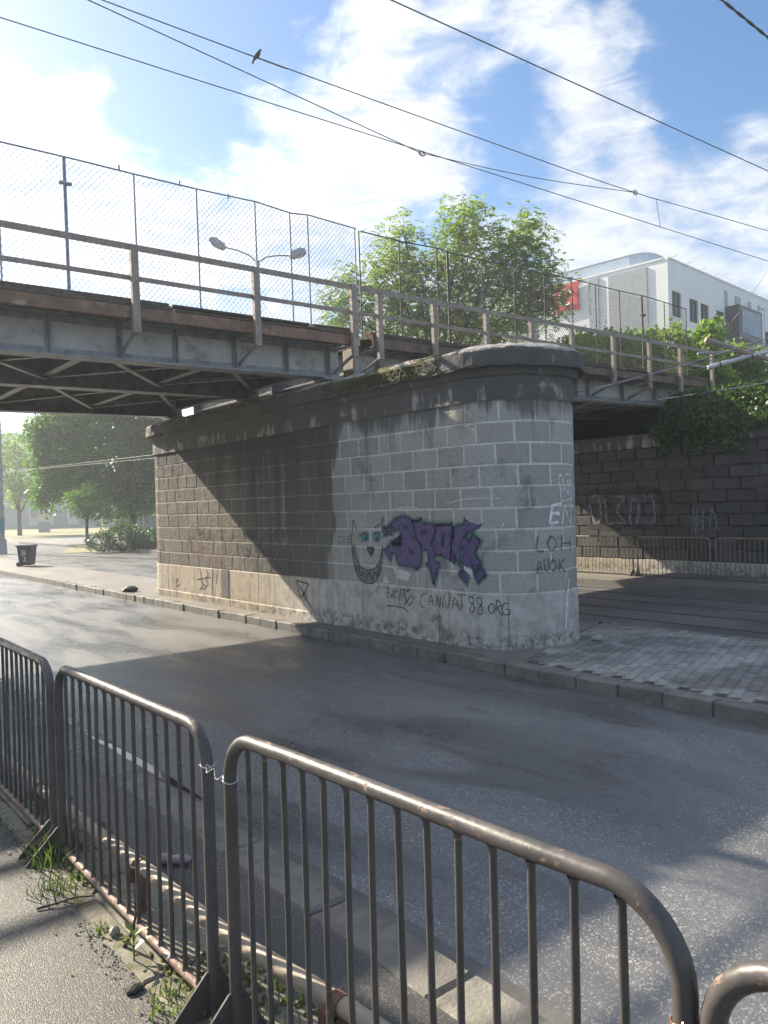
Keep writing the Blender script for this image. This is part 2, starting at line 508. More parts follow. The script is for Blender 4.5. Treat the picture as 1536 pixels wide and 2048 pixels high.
def stone_mat(name, c_cool, c_warm, mortar=False, stain=1.0, relief=0.6):
    """pier stone: cool grey near the end, browner further along, dirty run-off streaks"""
    a = new_mat(name)
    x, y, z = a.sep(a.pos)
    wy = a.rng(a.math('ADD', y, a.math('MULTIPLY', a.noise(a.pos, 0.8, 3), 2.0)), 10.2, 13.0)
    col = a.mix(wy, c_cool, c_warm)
    fine = a.noise(a.pos, 28, 5, 0.65)
    col = a.mix(a.rng(fine, 0.3, 0.7, 0, 0.55), col, tuple(v * 0.62 for v in c_cool))
    if not mortar:
        oi = a.n('ShaderNodeObjectInfo').outputs['Random']
        hv = a.n('ShaderNodeHueSaturation')
        a.link(col, hv.inputs['Color'])
        a.link(a.rng(oi, 0, 1, 0.88, 1.10, False), hv.inputs['Value'])
        col = hv.outputs[0]
    # vertical run-off streaks
    sv = a.mapv(a.pos, sca=(1.0, 2.6, 0.16))
    sn = a.noise(sv, 1.35, 6, 0.62, 0.25)
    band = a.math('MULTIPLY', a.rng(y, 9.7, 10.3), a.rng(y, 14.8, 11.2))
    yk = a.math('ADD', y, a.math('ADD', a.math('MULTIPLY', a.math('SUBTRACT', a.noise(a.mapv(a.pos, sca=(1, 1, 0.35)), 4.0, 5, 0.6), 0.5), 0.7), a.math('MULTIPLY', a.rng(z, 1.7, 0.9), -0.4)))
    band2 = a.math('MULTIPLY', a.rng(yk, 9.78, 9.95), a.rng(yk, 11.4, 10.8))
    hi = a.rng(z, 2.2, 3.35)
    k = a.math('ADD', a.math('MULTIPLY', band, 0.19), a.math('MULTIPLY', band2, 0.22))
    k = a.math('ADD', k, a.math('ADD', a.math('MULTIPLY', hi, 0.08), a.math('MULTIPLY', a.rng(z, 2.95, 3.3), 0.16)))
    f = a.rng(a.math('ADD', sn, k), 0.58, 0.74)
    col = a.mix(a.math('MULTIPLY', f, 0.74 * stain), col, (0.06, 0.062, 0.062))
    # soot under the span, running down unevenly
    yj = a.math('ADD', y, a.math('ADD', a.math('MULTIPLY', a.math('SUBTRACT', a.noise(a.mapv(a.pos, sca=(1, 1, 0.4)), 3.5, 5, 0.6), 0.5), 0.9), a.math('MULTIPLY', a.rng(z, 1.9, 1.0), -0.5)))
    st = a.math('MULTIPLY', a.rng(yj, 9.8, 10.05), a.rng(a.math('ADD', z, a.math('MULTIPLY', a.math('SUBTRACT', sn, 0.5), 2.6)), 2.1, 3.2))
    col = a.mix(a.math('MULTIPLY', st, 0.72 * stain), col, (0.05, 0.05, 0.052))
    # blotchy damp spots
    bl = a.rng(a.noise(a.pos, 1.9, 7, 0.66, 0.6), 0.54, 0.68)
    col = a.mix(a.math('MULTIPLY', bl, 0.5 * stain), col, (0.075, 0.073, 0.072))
    # old reddish paint residue on the far third
    rp = a.math('MULTIPLY', a.rng(a.noise(a.pos, 1.4, 3, 0.5), 0.57, 0.66), a.math('MULTIPLY', a.rng(y, 13.0, 13.6), a.rng(z, 1.9, 1.2)))
    col = a.mix(a.math('MULTIPLY', rp, 0.45), col, (0.13, 0.06, 0.06))
    a.put(a.p.inputs['Base Color'], col)
    a.p.inputs['Roughness'].default_value = 0.85
    a.p.inputs['Specular IOR Level'].default_value = 0.3
    # rough picked faces beyond the middle of the pier, smoother near the end
    rg = a.rng(y, 11.6, 13.2, 0.5, 1.0)
    h = a.math('MULTIPLY', a.math('ADD', a.noise(a.pos, 26, 5, 0.6), a.math('MULTIPLY', a.noise(a.pos, 9, 3), 0.8)), rg)
    bump(a, h, relief, 0.022)
    return a.m


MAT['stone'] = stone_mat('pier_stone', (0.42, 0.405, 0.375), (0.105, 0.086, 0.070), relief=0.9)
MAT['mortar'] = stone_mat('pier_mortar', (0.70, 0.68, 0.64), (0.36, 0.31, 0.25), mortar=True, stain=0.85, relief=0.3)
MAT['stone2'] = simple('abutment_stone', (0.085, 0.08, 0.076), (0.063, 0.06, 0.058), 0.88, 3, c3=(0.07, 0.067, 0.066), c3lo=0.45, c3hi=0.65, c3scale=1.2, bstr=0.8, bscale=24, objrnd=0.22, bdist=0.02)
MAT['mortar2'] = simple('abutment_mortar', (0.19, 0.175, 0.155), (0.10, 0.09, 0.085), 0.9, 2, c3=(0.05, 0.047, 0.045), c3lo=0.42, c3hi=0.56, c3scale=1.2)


def cornice_mat():
    a = new_mat('stained_cornice')
    x, y, z = a.sep(a.pos)
    col = a.mix(a.rng(a.noise(a.pos, 3, 5), 0.35, 0.65), (0.44, 0.41, 0.37), (0.33, 0.31, 0.285))
    sn = a.noise(a.mapv(a.pos, sca=(1, 1.6, 0.5)), 1.9, 7, 0.66, 0.5)
    up = a.math('ADD', a.math('MULTIPLY', a.rng(z, 3.45, 3.58), 0.08), a.math('MULTIPLY', a.rng(z, 3.88, 3.98), -0.35))
    f = a.rng(a.math('ADD', sn, up), 0.40, 0.49)
    col = a.mix(a.math('MULTIPLY', f, 0.86), col, (0.05, 0.052, 0.052))
    ms = a.math('MULTIPLY', a.rng(a.noise(a.pos, 7, 5, 0.6), 0.5, 0.6), a.math('MULTIPLY', a.rng(z, 3.68, 3.74), a.math('MULTIPLY', a.rng(y, 7.3, 7.7), a.rng(y, 10.3, 9.0))))
    col = a.mix(a.math('MULTIPLY', ms, 0.6), col, (0.10, 0.105, 0.03))
    a.put(a.p.inputs['Base Color'], col)
    a.p.inputs['Roughness'].default_value = 0.85
    bump(a, a.math('ADD', a.noise(a.pos, 24, 6, 0.65), a.math('MULTIPLY', a.noise(a.pos, 7, 3), 0.7)), 0.8, 0.03)
    return a.m


MAT['cornice'] = cornice_mat()


def plinth_mat():
    a = new_mat('plinth_concrete')
    x, y, z = a.sep(a.pos)
    wy = a.rng(y, 10.0, 12.5)
    col = a.mix(wy, (0.56, 0.54, 0.50), (0.42, 0.355, 0.265))
    col = a.mix(a.rng(a.noise(a.pos, 5, 6, 0.65), 0.35, 0.7, 0, 0.6), col, (0.22, 0.205, 0.18))
    sn = a.noise(a.mapv(a.pos, sca=(1, 3.2, 0.25)), 2.0, 6, 0.6, 0.2)
    col = a.mix(a.rng(sn, 0.52, 0.72, 0, 0.6), col, (0.15, 0.13, 0.105))
    lowd = a.math('MULTIPLY', a.rng(z, 0.42, 0.24), a.rng(a.noise(a.pos, 9, 6, 0.7), 0.42, 0.62))
    col = a.mix(a.math('MULTIPLY', lowd, 0.75), col, (0.075, 0.07, 0.062))
    bl = a.rng(a.noise(a.pos, 2.1, 5, 0.6, 0.4), 0.60, 0.68)
    col = a.mix(a.math('MULTIPLY', bl, 0.6), col, (0.09, 0.085, 0.08))
    a.put(a.p.inputs['Base Color'], col)
    a.p.inputs['Roughness'].default_value = 0.85
    bump(a, a.noise(a.pos, 40, 5, 0.6), 0.4, 0.01)
    return a.m


MAT['plinth'] = plinth_mat()


def paint(name, col, alpha=0.85, wear=0.45, scale=22):
    """worn spray paint: bare patches let the wall show through"""
    a = new_mat(name)
    a.put(a.p.inputs['Base Color'], a.mix(a.rng(a.noise(a.pos, 9, 4), 0.3, 0.7), col, tuple(v * 0.75 for v in col)))
    a.p.inputs['Roughness'].default_value = 0.7
    tr = a.n('ShaderNodeBsdfTransparent')
    ms = a.n('ShaderNodeMixShader')
    f = a.rng(a.noise(a.pos, scale, 4, 0.6), wear - 0.15, wear + 0.1, alpha * 0.45, alpha)
    a.link(f, ms.inputs[0]); a.link(tr.outputs[0], ms.inputs[1]); a.link(a.p.outputs[0], ms.inputs[2])
    a.link(ms.outputs[0], a.out.inputs[0])
    return a.m


def leaf_mat(name, cols, trans=0.45, hue=0.0):
    a = new_mat(name)
    rnd = a.geo.outputs['Random Per Island']
    cr = a.n('ShaderNodeValToRGB')
    cr.color_ramp.interpolation = 'LINEAR'
    els = cr.color_ramp.elements
    while len(els) < len(cols):
        els.new(0.5)
    for i, c in enumerate(cols):
        els[i].position = i / (len(cols) - 1)
        els[i].color = (*c, 1)
    a.link(rnd, cr.inputs[0])
    big = a.rng(a.noise(a.pos, 0.9, 3), 0.3, 0.7, 0.75, 1.25, False)
    hv = a.n('ShaderNodeHueSaturation')
    a.link(cr.outputs[0], hv.inputs['Color']); a.link(big, hv.inputs['Value'])
    a.put(a.p.inputs['Base Color'], hv.outputs[0])
    a.p.inputs['Roughness'].default_value = 0.45
    tl = a.n('ShaderNodeBsdfTranslucent')
    bc = a.n('ShaderNodeMix', data_type='RGBA', blend_type='MULTIPLY')
    bc.inputs[0].default_value = 1
    a.link(hv.outputs[0], bc.inputs[6]); bc.inputs[7].default_value = (1.3, 1.6, 0.65, 1)
    a.link(bc.outputs[2], tl.inputs[0])
    ms = a.n('ShaderNodeMixShader'); ms.inputs[0].default_value = trans
    a.link(a.p.outputs[0], ms.inputs[1]); a.link(tl.outputs[0], ms.inputs[2])
    a.link(ms.outputs[0], a.out.inputs[0])
    return a.m


MAT['leaf_locust'] = leaf_mat('locust_leaf', [(0.115, 0.16, 0.05), (0.17, 0.22, 0.065), (0.24, 0.27, 0.09)], 0.58)
MAT['leaf_lime'] = leaf_mat('lime_leaf', [(0.06, 0.125, 0.03), (0.09, 0.17, 0.04), (0.135, 0.21, 0.05)], 0.52)
MAT['leaf_shrub'] = leaf_mat('shrub_leaf', [(0.03, 0.06, 0.022), (0.045, 0.085, 0.03), (0.06, 0.10, 0.035)], 0.3)
MAT['leaf_bush'] = leaf_mat('bush_leaf', [(0.12, 0.19, 0.045), (0.18, 0.25, 0.055), (0.25, 0.30, 0.075)], 0.58)
MAT['leaf_ivy'] = leaf_mat('ivy_leaf', [(0.035, 0.075, 0.022), (0.06, 0.11, 0.03), (0.11, 0.16, 0.04)], 0.35)
MAT['weed'] = leaf_mat('weed_leaf', [(0.06, 0.11, 0.03), (0.10, 0.15, 0.04), (0.16, 0.18, 0.06)], 0.35)
MAT['moss'] = simple('moss', (0.10, 0.105, 0.03), (0.06, 0.065, 0.02), 0.95, 30, bstr=0.6, bscale=90)
MAT['bark'] = simple('bark', (0.07, 0.055, 0.045), (0.04, 0.033, 0.028), 0.9, 12, bstr=0.6, bscale=20)

# ------------------------------------------------------------------ ground, roads, kerbs
def sheet(name, pts, z, mat, kind='structure'):
    b = MB()
    b.add([(x, y, z) for x, y in pts], [tuple(range(len(pts)))])
    return b.build(name, mat, kind=kind)


sheet('ground', [(-600, -600), (600, -600), (600, 600), (-600, 600)], -0.012, MAT['ground'])
sheet('road', [(2.2, -40), (6.80, -40), (6.80, 140), (2.2, 140)], 0.0, MAT['road'])
sheet('tram_road', [(8.6, -40), (15.3, -40), (15.3, 140), (8.6, 140)], -0.004, MAT['tram'])
for i, x in enumerate((11.35, 12.35, 13.35, 14.35)):
    b = MB()
    b.box(x - 0.028, x + 0.028, -40, 140, -0.05, 0.006)
    b.box(x + 0.045, x + 0.06, -40, 140, -0.05, 0.004)
    b.build('tram_rail', simple('worn_rail_steel', (0.13, 0.125, 0.12), rough=0.5, metal=0.3, bstr=0) if i == 0 else bpy.data.materials['worn_rail_steel'], kind='structure')

# far sidewalk in front of the abutment
b = MB(); b.box(15.3, 17.9, -40, 60, -0.2, 0.14); far_walk = b.build('far_sidewalk', MAT['island'], kind='structure')

# near sidewalk (camera stands on it): asphalt slab, edging stones, strip with moss, kerb
b = MB(); b.box(-14, 1.17, -10, 60, -0.3, 0.12); near_walk = b.build('sidewalk', MAT['walk'], kind='structure')
b = MB(); b.box(1.27, 1.955, -10, 60, -0.3, 0.112)
b.build('verge_strip', MAT['walk'], kind='structure')
MAT['strip'] = simple('mossy_concrete', (0.21, 0.195, 0.15), (0.15, 0.14, 0.11), 0.85, 9, c3=(0.10, 0.10, 0.035), c3lo=0.52, c3hi=0.66, c3scale=7, bstr=0.6, bscale=45, objrnd=0.12)
edg = [MB().bbox(-0.05, 0.05, -0.395, 0.395, -0.2, 0, 0.008, 0.004).mesh('edging_stone', MAT['strip']) for _ in range(3)]
y = -1.0
while y < 12:
    o = inst('edging_stone', random.choice(edg), near_walk, (1.22 + random.uniform(-.004, .004), y + 0.4, 0.124 + random.uniform(-.005, .004)), random.uniform(-.006, .006))
    y += 0.8
slabs = [MB().bbox(-0.16, 0.16, -0.49, 0.49, -0.2, 0, 0.01, 0.006).mesh('strip_slab', MAT['strip']) for _ in range(3)]
y = -1.0
while y < 12:
    inst('strip_slab', random.choice(slabs), near_walk, (1.44, y + 0.5, 0.122 + random.uniform(-.006, .006)), random.uniform(-.01, .01), random.uniform(-.006, .006), random.uniform(-.01, .01))
    y += 1.0
nk = [MB().bbox(-0.14, 0.14, -0.415, 0.415, -0.25, 0, 0.02, 0.005).mesh('kerb_stone', MAT['kerb_pale']) for _ in range(4)]
b = MB(); b.box(1.96, 2.24, 16, 60, -0.2, 0.10); near_kerb = b.build('kerb', MAT['kerb_pale'], kind='structure')
y = -2.0
while y < 16:
    inst('kerb_stone', random.choice(nk), near_kerb, (2.105 + random.uniform(-.006, .006), y + 0.42, 0.098 + random.uniform(-.008, .006)), random.uniform(-.008, .008), 0, random.uniform(0.0, .05))
    y += 0.84
sheet('gutter', [(2.24, -10), (2.44, -10), (2.40, 4), (2.46, 9), (2.42, 40), (2.24, 40)], 0.004, simple('gutter_silt', (0.13, 0.125, 0.115), (0.09, 0.088, 0.082), 0.45, 3, bstr=0.3))

# pier island: asphalt slab, kerbs, paver field
b = MB()
isl = [(6.9, -30), (9.95, -30), (9.98, 6.6), (9.25, 8.5), (9.2, 17), (8.9, 18.5), (8.7, 60), (6.9, 60)]
b.poly([(x, y, -0.2) for x, y in isl], (0, 0, 0.335))
island = b.build('pier_island', MAT['island'], kind='structure')
# orientation fix for extruded polygon
fk = [MB().bbox(-0.1, 0.1, -0.248, 0.248, -0.3, 0, 0.012, 0.004).mesh('kerb_stone', MAT['kerb']) for _ in range(5)]
y = -2.0
while y < 23:
    inst('kerb_stone', random.choice(fk), island, (6.83 + random.uniform(-.012, .012), y + 0.25, 0.139 + random.uniform(-.004, .005)), random.uniform(-.006, .006), random.uniform(-.005, .005), random.uniform(-.02, .02))
    y += 0.5
b = MB(); b.box(6.74, 6.91, 23, 60, -0.2, 0.14); b.build('kerb', MAT['kerb'], kind='structure')
bk = [MB().bbox(-0.05, 0.05, -0.48, 0.48, -0.3, 0, 0.01, 0.004).mesh('back_kerb_stone', MAT['kerb']) for _ in range(2)]
y = -1.0
while y < 6.4:
    inst('back_kerb_stone', random.choice(bk), island, (10.03, y + 0.5, 0.145), random.uniform(-.01, .01))
    y += 1.0
# pavers: zig-zag sided blocks laid in rows turned about 17 degrees to the kerb
PL, PW = 0.222, 0.118
def paver_mesh(nm):
    zx = 0.014
    up = [(-.5, 0), (-.41, zx), (-.34, zx), (-.16, -zx), (-.09, -zx), (0, 0), (.09, zx), (.16, zx), (.34, -zx), (.41, -zx), (.5, 0)]
    top = [(x * PL, PW / 2 + d) for x, d in up]
    bot = [(x * PL, -PW / 2 + d) for x, d in up]
    pts = [(x * 0.965, y * 0.92) for x, y in bot + top[::-1]]
    n = len(pts)
    b = MB()
    vs = [(x, y, -0.06) for x, y in pts] + [(x, y, -0.006) for x, y in pts] + [(x * 0.965, y * 0.94, 0) for x, y in pts]
    fs = [tuple(range(2 * n, 3 * n))]
    for r_ in (0, 1):
        for i in range(n):
            j = (i + 1) % n
            fs.append((r_ * n + i, r_ * n + j, r_ * n + n + j, r_ * n + n + i))
    b.add(vs, fs)
    return b.mesh(nm, MAT['paver'])
pv = paver_mesh('paver')
ang = R(17)
ca, sa = math.cos(ang), math.sin(ang)
cand = []
for j in range(-60, 60):
    for i in range(-30, 40):
        u = (i + (0.5 if j % 2 else 0)) * PL
        v = j * PW
        x = 8.0 + u * ca - v * sa
        y = 4.6 + u * sa + v * ca
        if 7.0 < x < 9.93 and 1.6 < y and y < 5.92 + (x - 6.9) * 0.335 - 0.07:
            cand.append((x, y))
def in_view(x, y):
    f_ = 0.639 * x + 0.769 * y; r_ = 0.769 * x - 0.639 * y
    return r_ / f_ < 0.515
vis = sorted([c for c in cand if in_view(*c)], key=lambda c: c[0] ** 2 + c[1] ** 2)
hid = [c for c in cand if not in_view(*c)] + vis[296:]
sheet_b = MB(); sheet_b.add([(6.95, 1.3, 0.1385), (9.95, 1.3, 0.1385), (9.95, 6.85, 0.1385), (6.95, 5.85, 0.1385)], [(0, 1, 2, 3)])
sheet_b.build('paver_bed', MAT['dirt'], island)
for x, y in vis[:296]:
    inst('paver', pv, island, (x, y, 0.149 + random.uniform(-.003, .004)), ang + random.uniform(-.012, .012), random.uniform(-.012, .012), random.uniform(-.012, .012))
b = MB()
pvv = [tuple(v.co) for v in pv.vertices]; pvf = [tuple(p.vertices) for p in pv.polygons]
for x, y in hid:
    dz = random.uniform(-.003, .004)
    b.add([(x + vx * ca - vy * sa, y + vx * sa + vy * ca, 0.149 + dz + vz) for vx, vy, vz in pvv], pvf)
b.build('paver_field', MAT['paver'], island, kind='stuff')
# pale border line between paver field and pier apron
x0, y0 = 6.95, 5.92
for k in range(4):
    xa = x0 + k * 0.72
    b = MB(); b.bbox(-0.34, 0.34, -0.028, 0.028, -0.1, 0, 0.006, 0.003)
    inst('border_stone', b.mesh('border_stone', MAT['kerb_pale']), island, (xa + 0.36, y0 + (xa + 0.36 - 6.9) * 0.335, 0.151), math.atan(0.335))

# grass areas far left
sheet('grass_patch', [(12.6, 41.5), (16.0, 40), (19, 46), (17, 52), (15.0, 48)], 0.012, MAT['grass'])
sheet('lawn', [(20, 72), (46, 62), (70, 120), (22, 130), (19, 100)], 0.02, MAT['grass'])

# puddles and gutter water
MAT['water'] = simple('puddle_water', (0.035, 0.038, 0.042), (0.03, 0.032, 0.036), 0.04, 3, bstr=0.02, bscale=6, rvar=0.02)
def blob(name, cx, cy, rx, ry, z, n=26, rot=0.0, jag=0.25):
    pts = []
    ph = [random.uniform(0, 6.28) for _ in range(4)]
    for k in range(n):
        t = 2 * math.pi * k / n
        q = 1 + jag * (math.sin(2 * t + ph[0]) * .5 + math.sin(3 * t + ph[1]) * .4 + math.sin(5 * t + ph[2]) * .25)
        x, y = rx * q * math.cos(t), ry * q * math.sin(t)
        pts.append((cx + x * math.cos(rot) - y * math.sin(rot), cy + x * math.sin(rot) + y * math.cos(rot)))
    return sheet(name, pts, z, MAT['water'])
blob('puddle', 2.37, 6.0, 0.035, 1.1, 0.0075, n=60, rot=0.01, jag=0.35)

# ------------------------------------------------------------------ the pier
PX, PCY, PR, PFY = 7.2, 7.08, 0.9, 16.6           # face, near-end centre, radius, far-end centre
PCX = PX + PR
def s2p(s, off=0.0):
    """arc-length style coordinate along the pier skin (s = Y on the straight face) -> x, y, outward normal angle"""
    if s >= PCY and s <= PFY:
        return PX - off, s
    if s < PCY:
        a = (PCY - s) / PR
        return PCX - (PR + off) * math.cos(a), PCY - (PR + off) * math.sin(a)
    a = (s - PFY) / PR
    return PCX - (PR + off) * math.cos(a), PFY + (PR + off) * math.sin(a)
def outline(off, nseg=20):
    pts = []
    r_ = PR + off
    for k in range(nseg + 1):
        a = math.pi * k / nseg
        pts.append((PCX - r_ * math.cos(a), PCY - r_ * math.sin(a)))
    for k in range(nseg + 1):
        a = math.pi * k / nseg
        pts.append((PCX + r_ * math.cos(a), PFY + r_ * math.sin(a)))
    return pts
def sweep(prof, nseg=28, subdiv=70):
    """closed stadium sweep of (offset, z) profile; straight sides subdivided"""
    b = MB()
    rings = []
    for off, z in prof:
        o_ = outline(off, nseg)
        h = len(o_) // 2
        ring = []
        ring += o_[:h]
        p, q = o_[h - 1], o_[h]
        ring += [(p[0] + (q[0] - p[0]) * k / subdiv, p[1] + (q[1] - p[1]) * k / subdiv) for k in range(1, subdiv)]
        ring += o_[h:]
        p, q = o_[-1], o_[0]
        ring += [(p[0] + (q[0] - p[0]) * k / subdiv, p[1] + (q[1] - p[1]) * k / subdiv) for k in range(1, subdiv)]
        rings.append([(x, y, z) for x, y in ring])
    n = len(rings[0])
    vs = [v for r_ in rings for v in r_]
    fs = []
    for j in range(len(rings) - 1):
        for i in range(n):
            k = (i + 1) % n
            fs.append((j * n + i, j * n + k, j * n + n + k, j * n + n + i))
    fs.append(tuple((len(rings) - 1) * n + i for i in range(n)))
    b.add(vs, fs)
    return b
pier = empty('bridge_pier', (PCX, 11.8, 0.135), 'long grey stone block bridge pier with rounded end, dark stained cornice and graffiti', 'bridge pier')
sweep([(-0.0035, 0.12), (-0.0035, 3.40)]).build('core', MAT['mortar'], pier)
COURSE0, CH = 0.842, 0.2735
nblk = 0
blk_cache = {}
def block(s0, s1, z0, z1):
    """one dressed block following the skin of the pier between s0 and s1"""
    b = MB()
    curved = s0 < PCY or s1 > PFY
    m = 5 if curved else 2
    pr = random.uniform(0.0, 0.004)
    c = 0.007
    ss = [s0 + (s1 - s0) * k / (m - 1) for k in range(m)]
    vs, idx = [], {}
    rows = [(z0, -0.05, 0), (z0, pr - 0.004, 0), (z0 + c, pr, 1), (z1 - c, pr, 1), (z1, pr - 0.004, 0), (z1, -0.05, 0)]
    for z, off, ins in rows:
        for k, s in enumerate(ss):
            e = 0
            if ins and k == 0: e = c
            if ins and k == m - 1: e = -c
            x, y = s2p(s + e, off)
            vs.append((x, y + random.uniform(-.002, .002), z + random.uniform(-.003, .003)))
    fs = []
    for r_ in range(5):
        for k in range(m - 1):
            a = r_ * m + k
            fs.append((a, a + m, a + m + 1, a + 1))
    fs.append(tuple(r_ * m for r_ in range(6)))
    fs.append(tuple(r_ * m + m - 1 for r_ in range(5, -1, -1)))
    b.add(vs, fs)
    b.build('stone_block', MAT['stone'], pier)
G = 0.0125
for c in range(9):
    z0 = COURSE0 + c * CH + G
    z1 = COURSE0 + (c + 1) * CH - G
    s = PCY - PR * math.pi * 0.86 + (0.235 if c % 2 else 0.0)
    ln = 0.475
    while s < PFY + PR * 1.1:
        l_ = ln + random.uniform(-0.03, 0.03)
        block(s + G + random.uniform(-.003, .003), s + l_ - G + random.uniform(-.003, .003), z0 + random.uniform(-.003, .003), z1 + random.uniform(-.003, .003))
        s += l_
# plinth: concrete panels with open joints
js = [PCY - PR * 3.0, PCY - PR * 1.55, PCY - 0.62, 7.55, 9.2, 10.35, 11.75, 12.3, 13.35, 14.9, 16.2, PFY + PR * 1.2]
for i in range(len(js) - 1):
    s0, s1 = js[i] + 0.006, js[i + 1] - 0.006
    b = MB()
    m = max(2, int((s1 - s0) / 0.15))
    vs, fs = [], []
    jj = random.uniform(-.003, .004)
    prof = [(-0.1, 0.1), (0.035, 0.1), (0.035, 0.265), (0.014 + jj, 0.285), (0.012 + jj, COURSE0 - 0.012), (-0.004, COURSE0 - 0.002), (-0.1, COURSE0 - 0.002)]
    if s1 < 9.3:
        prof = [(-0.1, 0.1), (0.03, 0.1), (0.018 + jj, 0.2), (0.012 + jj, COURSE0 - 0.012), (-0.004, COURSE0 - 0.002), (-0.1, COURSE0 - 0.002)]
    for k in range(m + 1):
        for off, z in prof:
            x, y = s2p(s0 + (s1 - s0) * k / m, off)
            vs.append((x, y, z))
    q = len(prof)
    for k in range(m):
        for r_ in range(q - 1):
            a = k * q + r_
            fs.append((a, a + q, a + q + 1, a + 1))
    fs.append(tuple(range(q))); fs.append(tuple(m * q + r_ for r_ in range(q - 1, -1, -1)))
    b.add(vs, fs)
    b.build('plinth_panel', MAT['plinth'], pier)
# dark repair strip on the plinth
b = MB(); b.box(PX - 0.024, PX, 13.42, 13.72, 0.30, COURSE0 - 0.004)
MAT['repair'] = simple('grey_cement_strip', (0.13, 0.13, 0.13), (0.10, 0.10, 0.10), 0.85, 9)
b.build('repair_strip', MAT['repair'], pier)
top_z = COURSE0 + 9 * CH
frz = sweep([(0.03, top_z - 0.002), (0.032, 3.60), (0.06, 3.612), (0.075, 3.66), (0.10, 3.70)])
frz.build('frieze', MAT['cornice'], pier)
cop = sweep([(0.06, 3.70), (0.165, 3.705), (0.175, 3.73), (0.172, 3.90), (0.15, 3.94), (0.05, 3.985), (-0.15, 4.03), (-0.5, 4.045)])
copo = cop.build('coping', MAT['cornice'], pier)
# broken, uneven edges on the coping
for v in copo.data.vertices:
    if v.co.z > 3.6 - 0.135:
        p = v.co
        v.co.z += 0.012 * math.sin(p.y * 5.3 + p.x * 3.1) + random.uniform(-.012, .010)
        v.co.x += random.uniform(-.014, .014)
        v.co.y += random.uniform(-.014, .014)
# moss tufts on the coping
def tufts(name, spots, mat, parent, r0, r1):
    vs, fs = [], []
    for (x, y, z) in spots:
        r_ = random.uniform(r0, r1)
        bse = len(vs)
        n = 5
        for k in range(n):
            t = 2 * math.pi * k / n + random.uniform(-.3, .3)
            vs.append((x + r_ * math.cos(t), y + r_ * math.sin(t), z - r_ * 0.5 + random.uniform(-.2, .2) * r_))
        vs.append((x + random.uniform(-.3, .3) * r_, y + random.uniform(-.3, .3) * r_, z + r_ * random.uniform(.5, 1.0)))
        for k in range(n):
            fs.append((bse + k, bse + (k + 1) % n, bse + n))
    return np_mesh(name, vs, fs, mat, parent, kind='stuff')
sp = []
for _ in range(2600):
    s = random.gauss(8.35, 0.62)
    if not 7.3 < s < 10: continue
    z = random.uniform(3.74, 3.97)
    if random.random() < 0.4: z = random.uniform(3.9, 3.98)
    o_ = 0.172 if z < 3.9 else 0.172 - (z - 3.9) * 1.3
    x, y = s2p(s, o_)
    sp.append((x, y, z))
tufts('moss', sp, MAT['moss'], pier, 0.010, 0.030)

# graffiti on the pier, real paint skins a few millimetres off the stone
LETTERS = [[[8.475,1.68],[8.513,1.732],[8.416,1.801],[8.23,1.848],[8.103,1.808],[8.018,1.732],[8.01,1.623],[8.063,1.559],[7.939,1.514],[7.881,1.415],[7.875,1.265],[7.916,1.154],[7.98,1.11],[8.131,1.137],[8.351,1.153],[8.388,1.213],[8.424,1.315],[8.517,1.321],[8.536,1.198],[8.666,1.344],[8.51,1.487],[8.505,1.418],[8.301,1.414],[8.271,1.492],[8.293,1.594],[8.343,1.663],[8.409,1.654],[8.463,1.636]],[[8.041,1.766],[7.853,1.79],[7.843,1.74],[7.709,1.74],[7.615,1.716],[7.577,1.642],[7.621,1.552],[7.697,1.452],[7.614,1.429],[7.629,1.24],[7.528,1.211],[7.568,1.112],[7.659,0.91],[7.671,1.008],[7.698,1.114],[7.78,1.185],[7.73,1.228],[7.748,1.377],[7.87,1.382],[7.891,1.465],[7.963,1.531],[7.997,1.614]],[[7.579,1.716],[7.256,1.724],[7.272,1.589],[7.308,1.26],[7.489,1.319],[7.618,1.323],[7.614,1.429],[7.685,1.452],[7.609,1.552]],[[7.267,1.716],[7.241,1.525],[7.212,1.693],[7.167,1.717],[7.046,1.725],[7.043,1.795],[6.782,1.708],[6.949,1.639],[7.03,1.584],[7.108,1.512],[7.127,1.306],[7.122,1.148],[7.195,1.256],[7.248,1.35],[7.242,1.207],[7.308,1.26]],[[7.03,1.584],[7.012,1.529],[6.973,1.498],[6.913,1.6],[6.801,1.523],[6.884,1.367],[6.801,1.229],[6.9,1.134],[6.98,1.295],[7.014,1.184],[7.097,1.228],[7.059,1.355],[7.108,1.512]],[[7.158,1.076],[7.078,1.135],[6.987,1.076],[7.022,0.957]],[[6.893,1.087],[6.794,1.183],[6.742,1.083],[6.851,0.98]],[[8.68,1.67],[8.624,1.679],[8.615,1.574],[8.67,1.564]],[[8.596,1.697],[8.528,1.697],[8.52,1.575],[8.587,1.591]]]
HOLES = [[[8.248,1.732],[8.14,1.712],[8.156,1.652],[8.238,1.651]],[[8.145,1.417],[7.991,1.333],[8.145,1.286]],[[7.883,1.665],[7.732,1.658],[7.747,1.588],[7.877,1.579]],[[7.466,1.611],[7.403,1.619],[7.42,1.434],[7.485,1.427]]]
EYES = [[[9.051,1.541],[9.058,1.516],[9.077,1.495],[9.104,1.48],[9.135,1.475],[9.167,1.479],[9.193,1.493],[9.21,1.514],[9.215,1.539],[9.208,1.565],[9.189,1.586],[9.161,1.601],[9.129,1.606],[9.098,1.601],[9.072,1.587],[9.056,1.566]],[[8.768,1.545],[8.776,1.518],[8.795,1.494],[8.823,1.479],[8.856,1.473],[8.888,1.477],[8.915,1.492],[8.933,1.516],[8.938,1.543],[8.93,1.571],[8.911,1.594],[8.882,1.61],[8.85,1.616],[8.818,1.61],[8.791,1.595],[8.774,1.572]]]
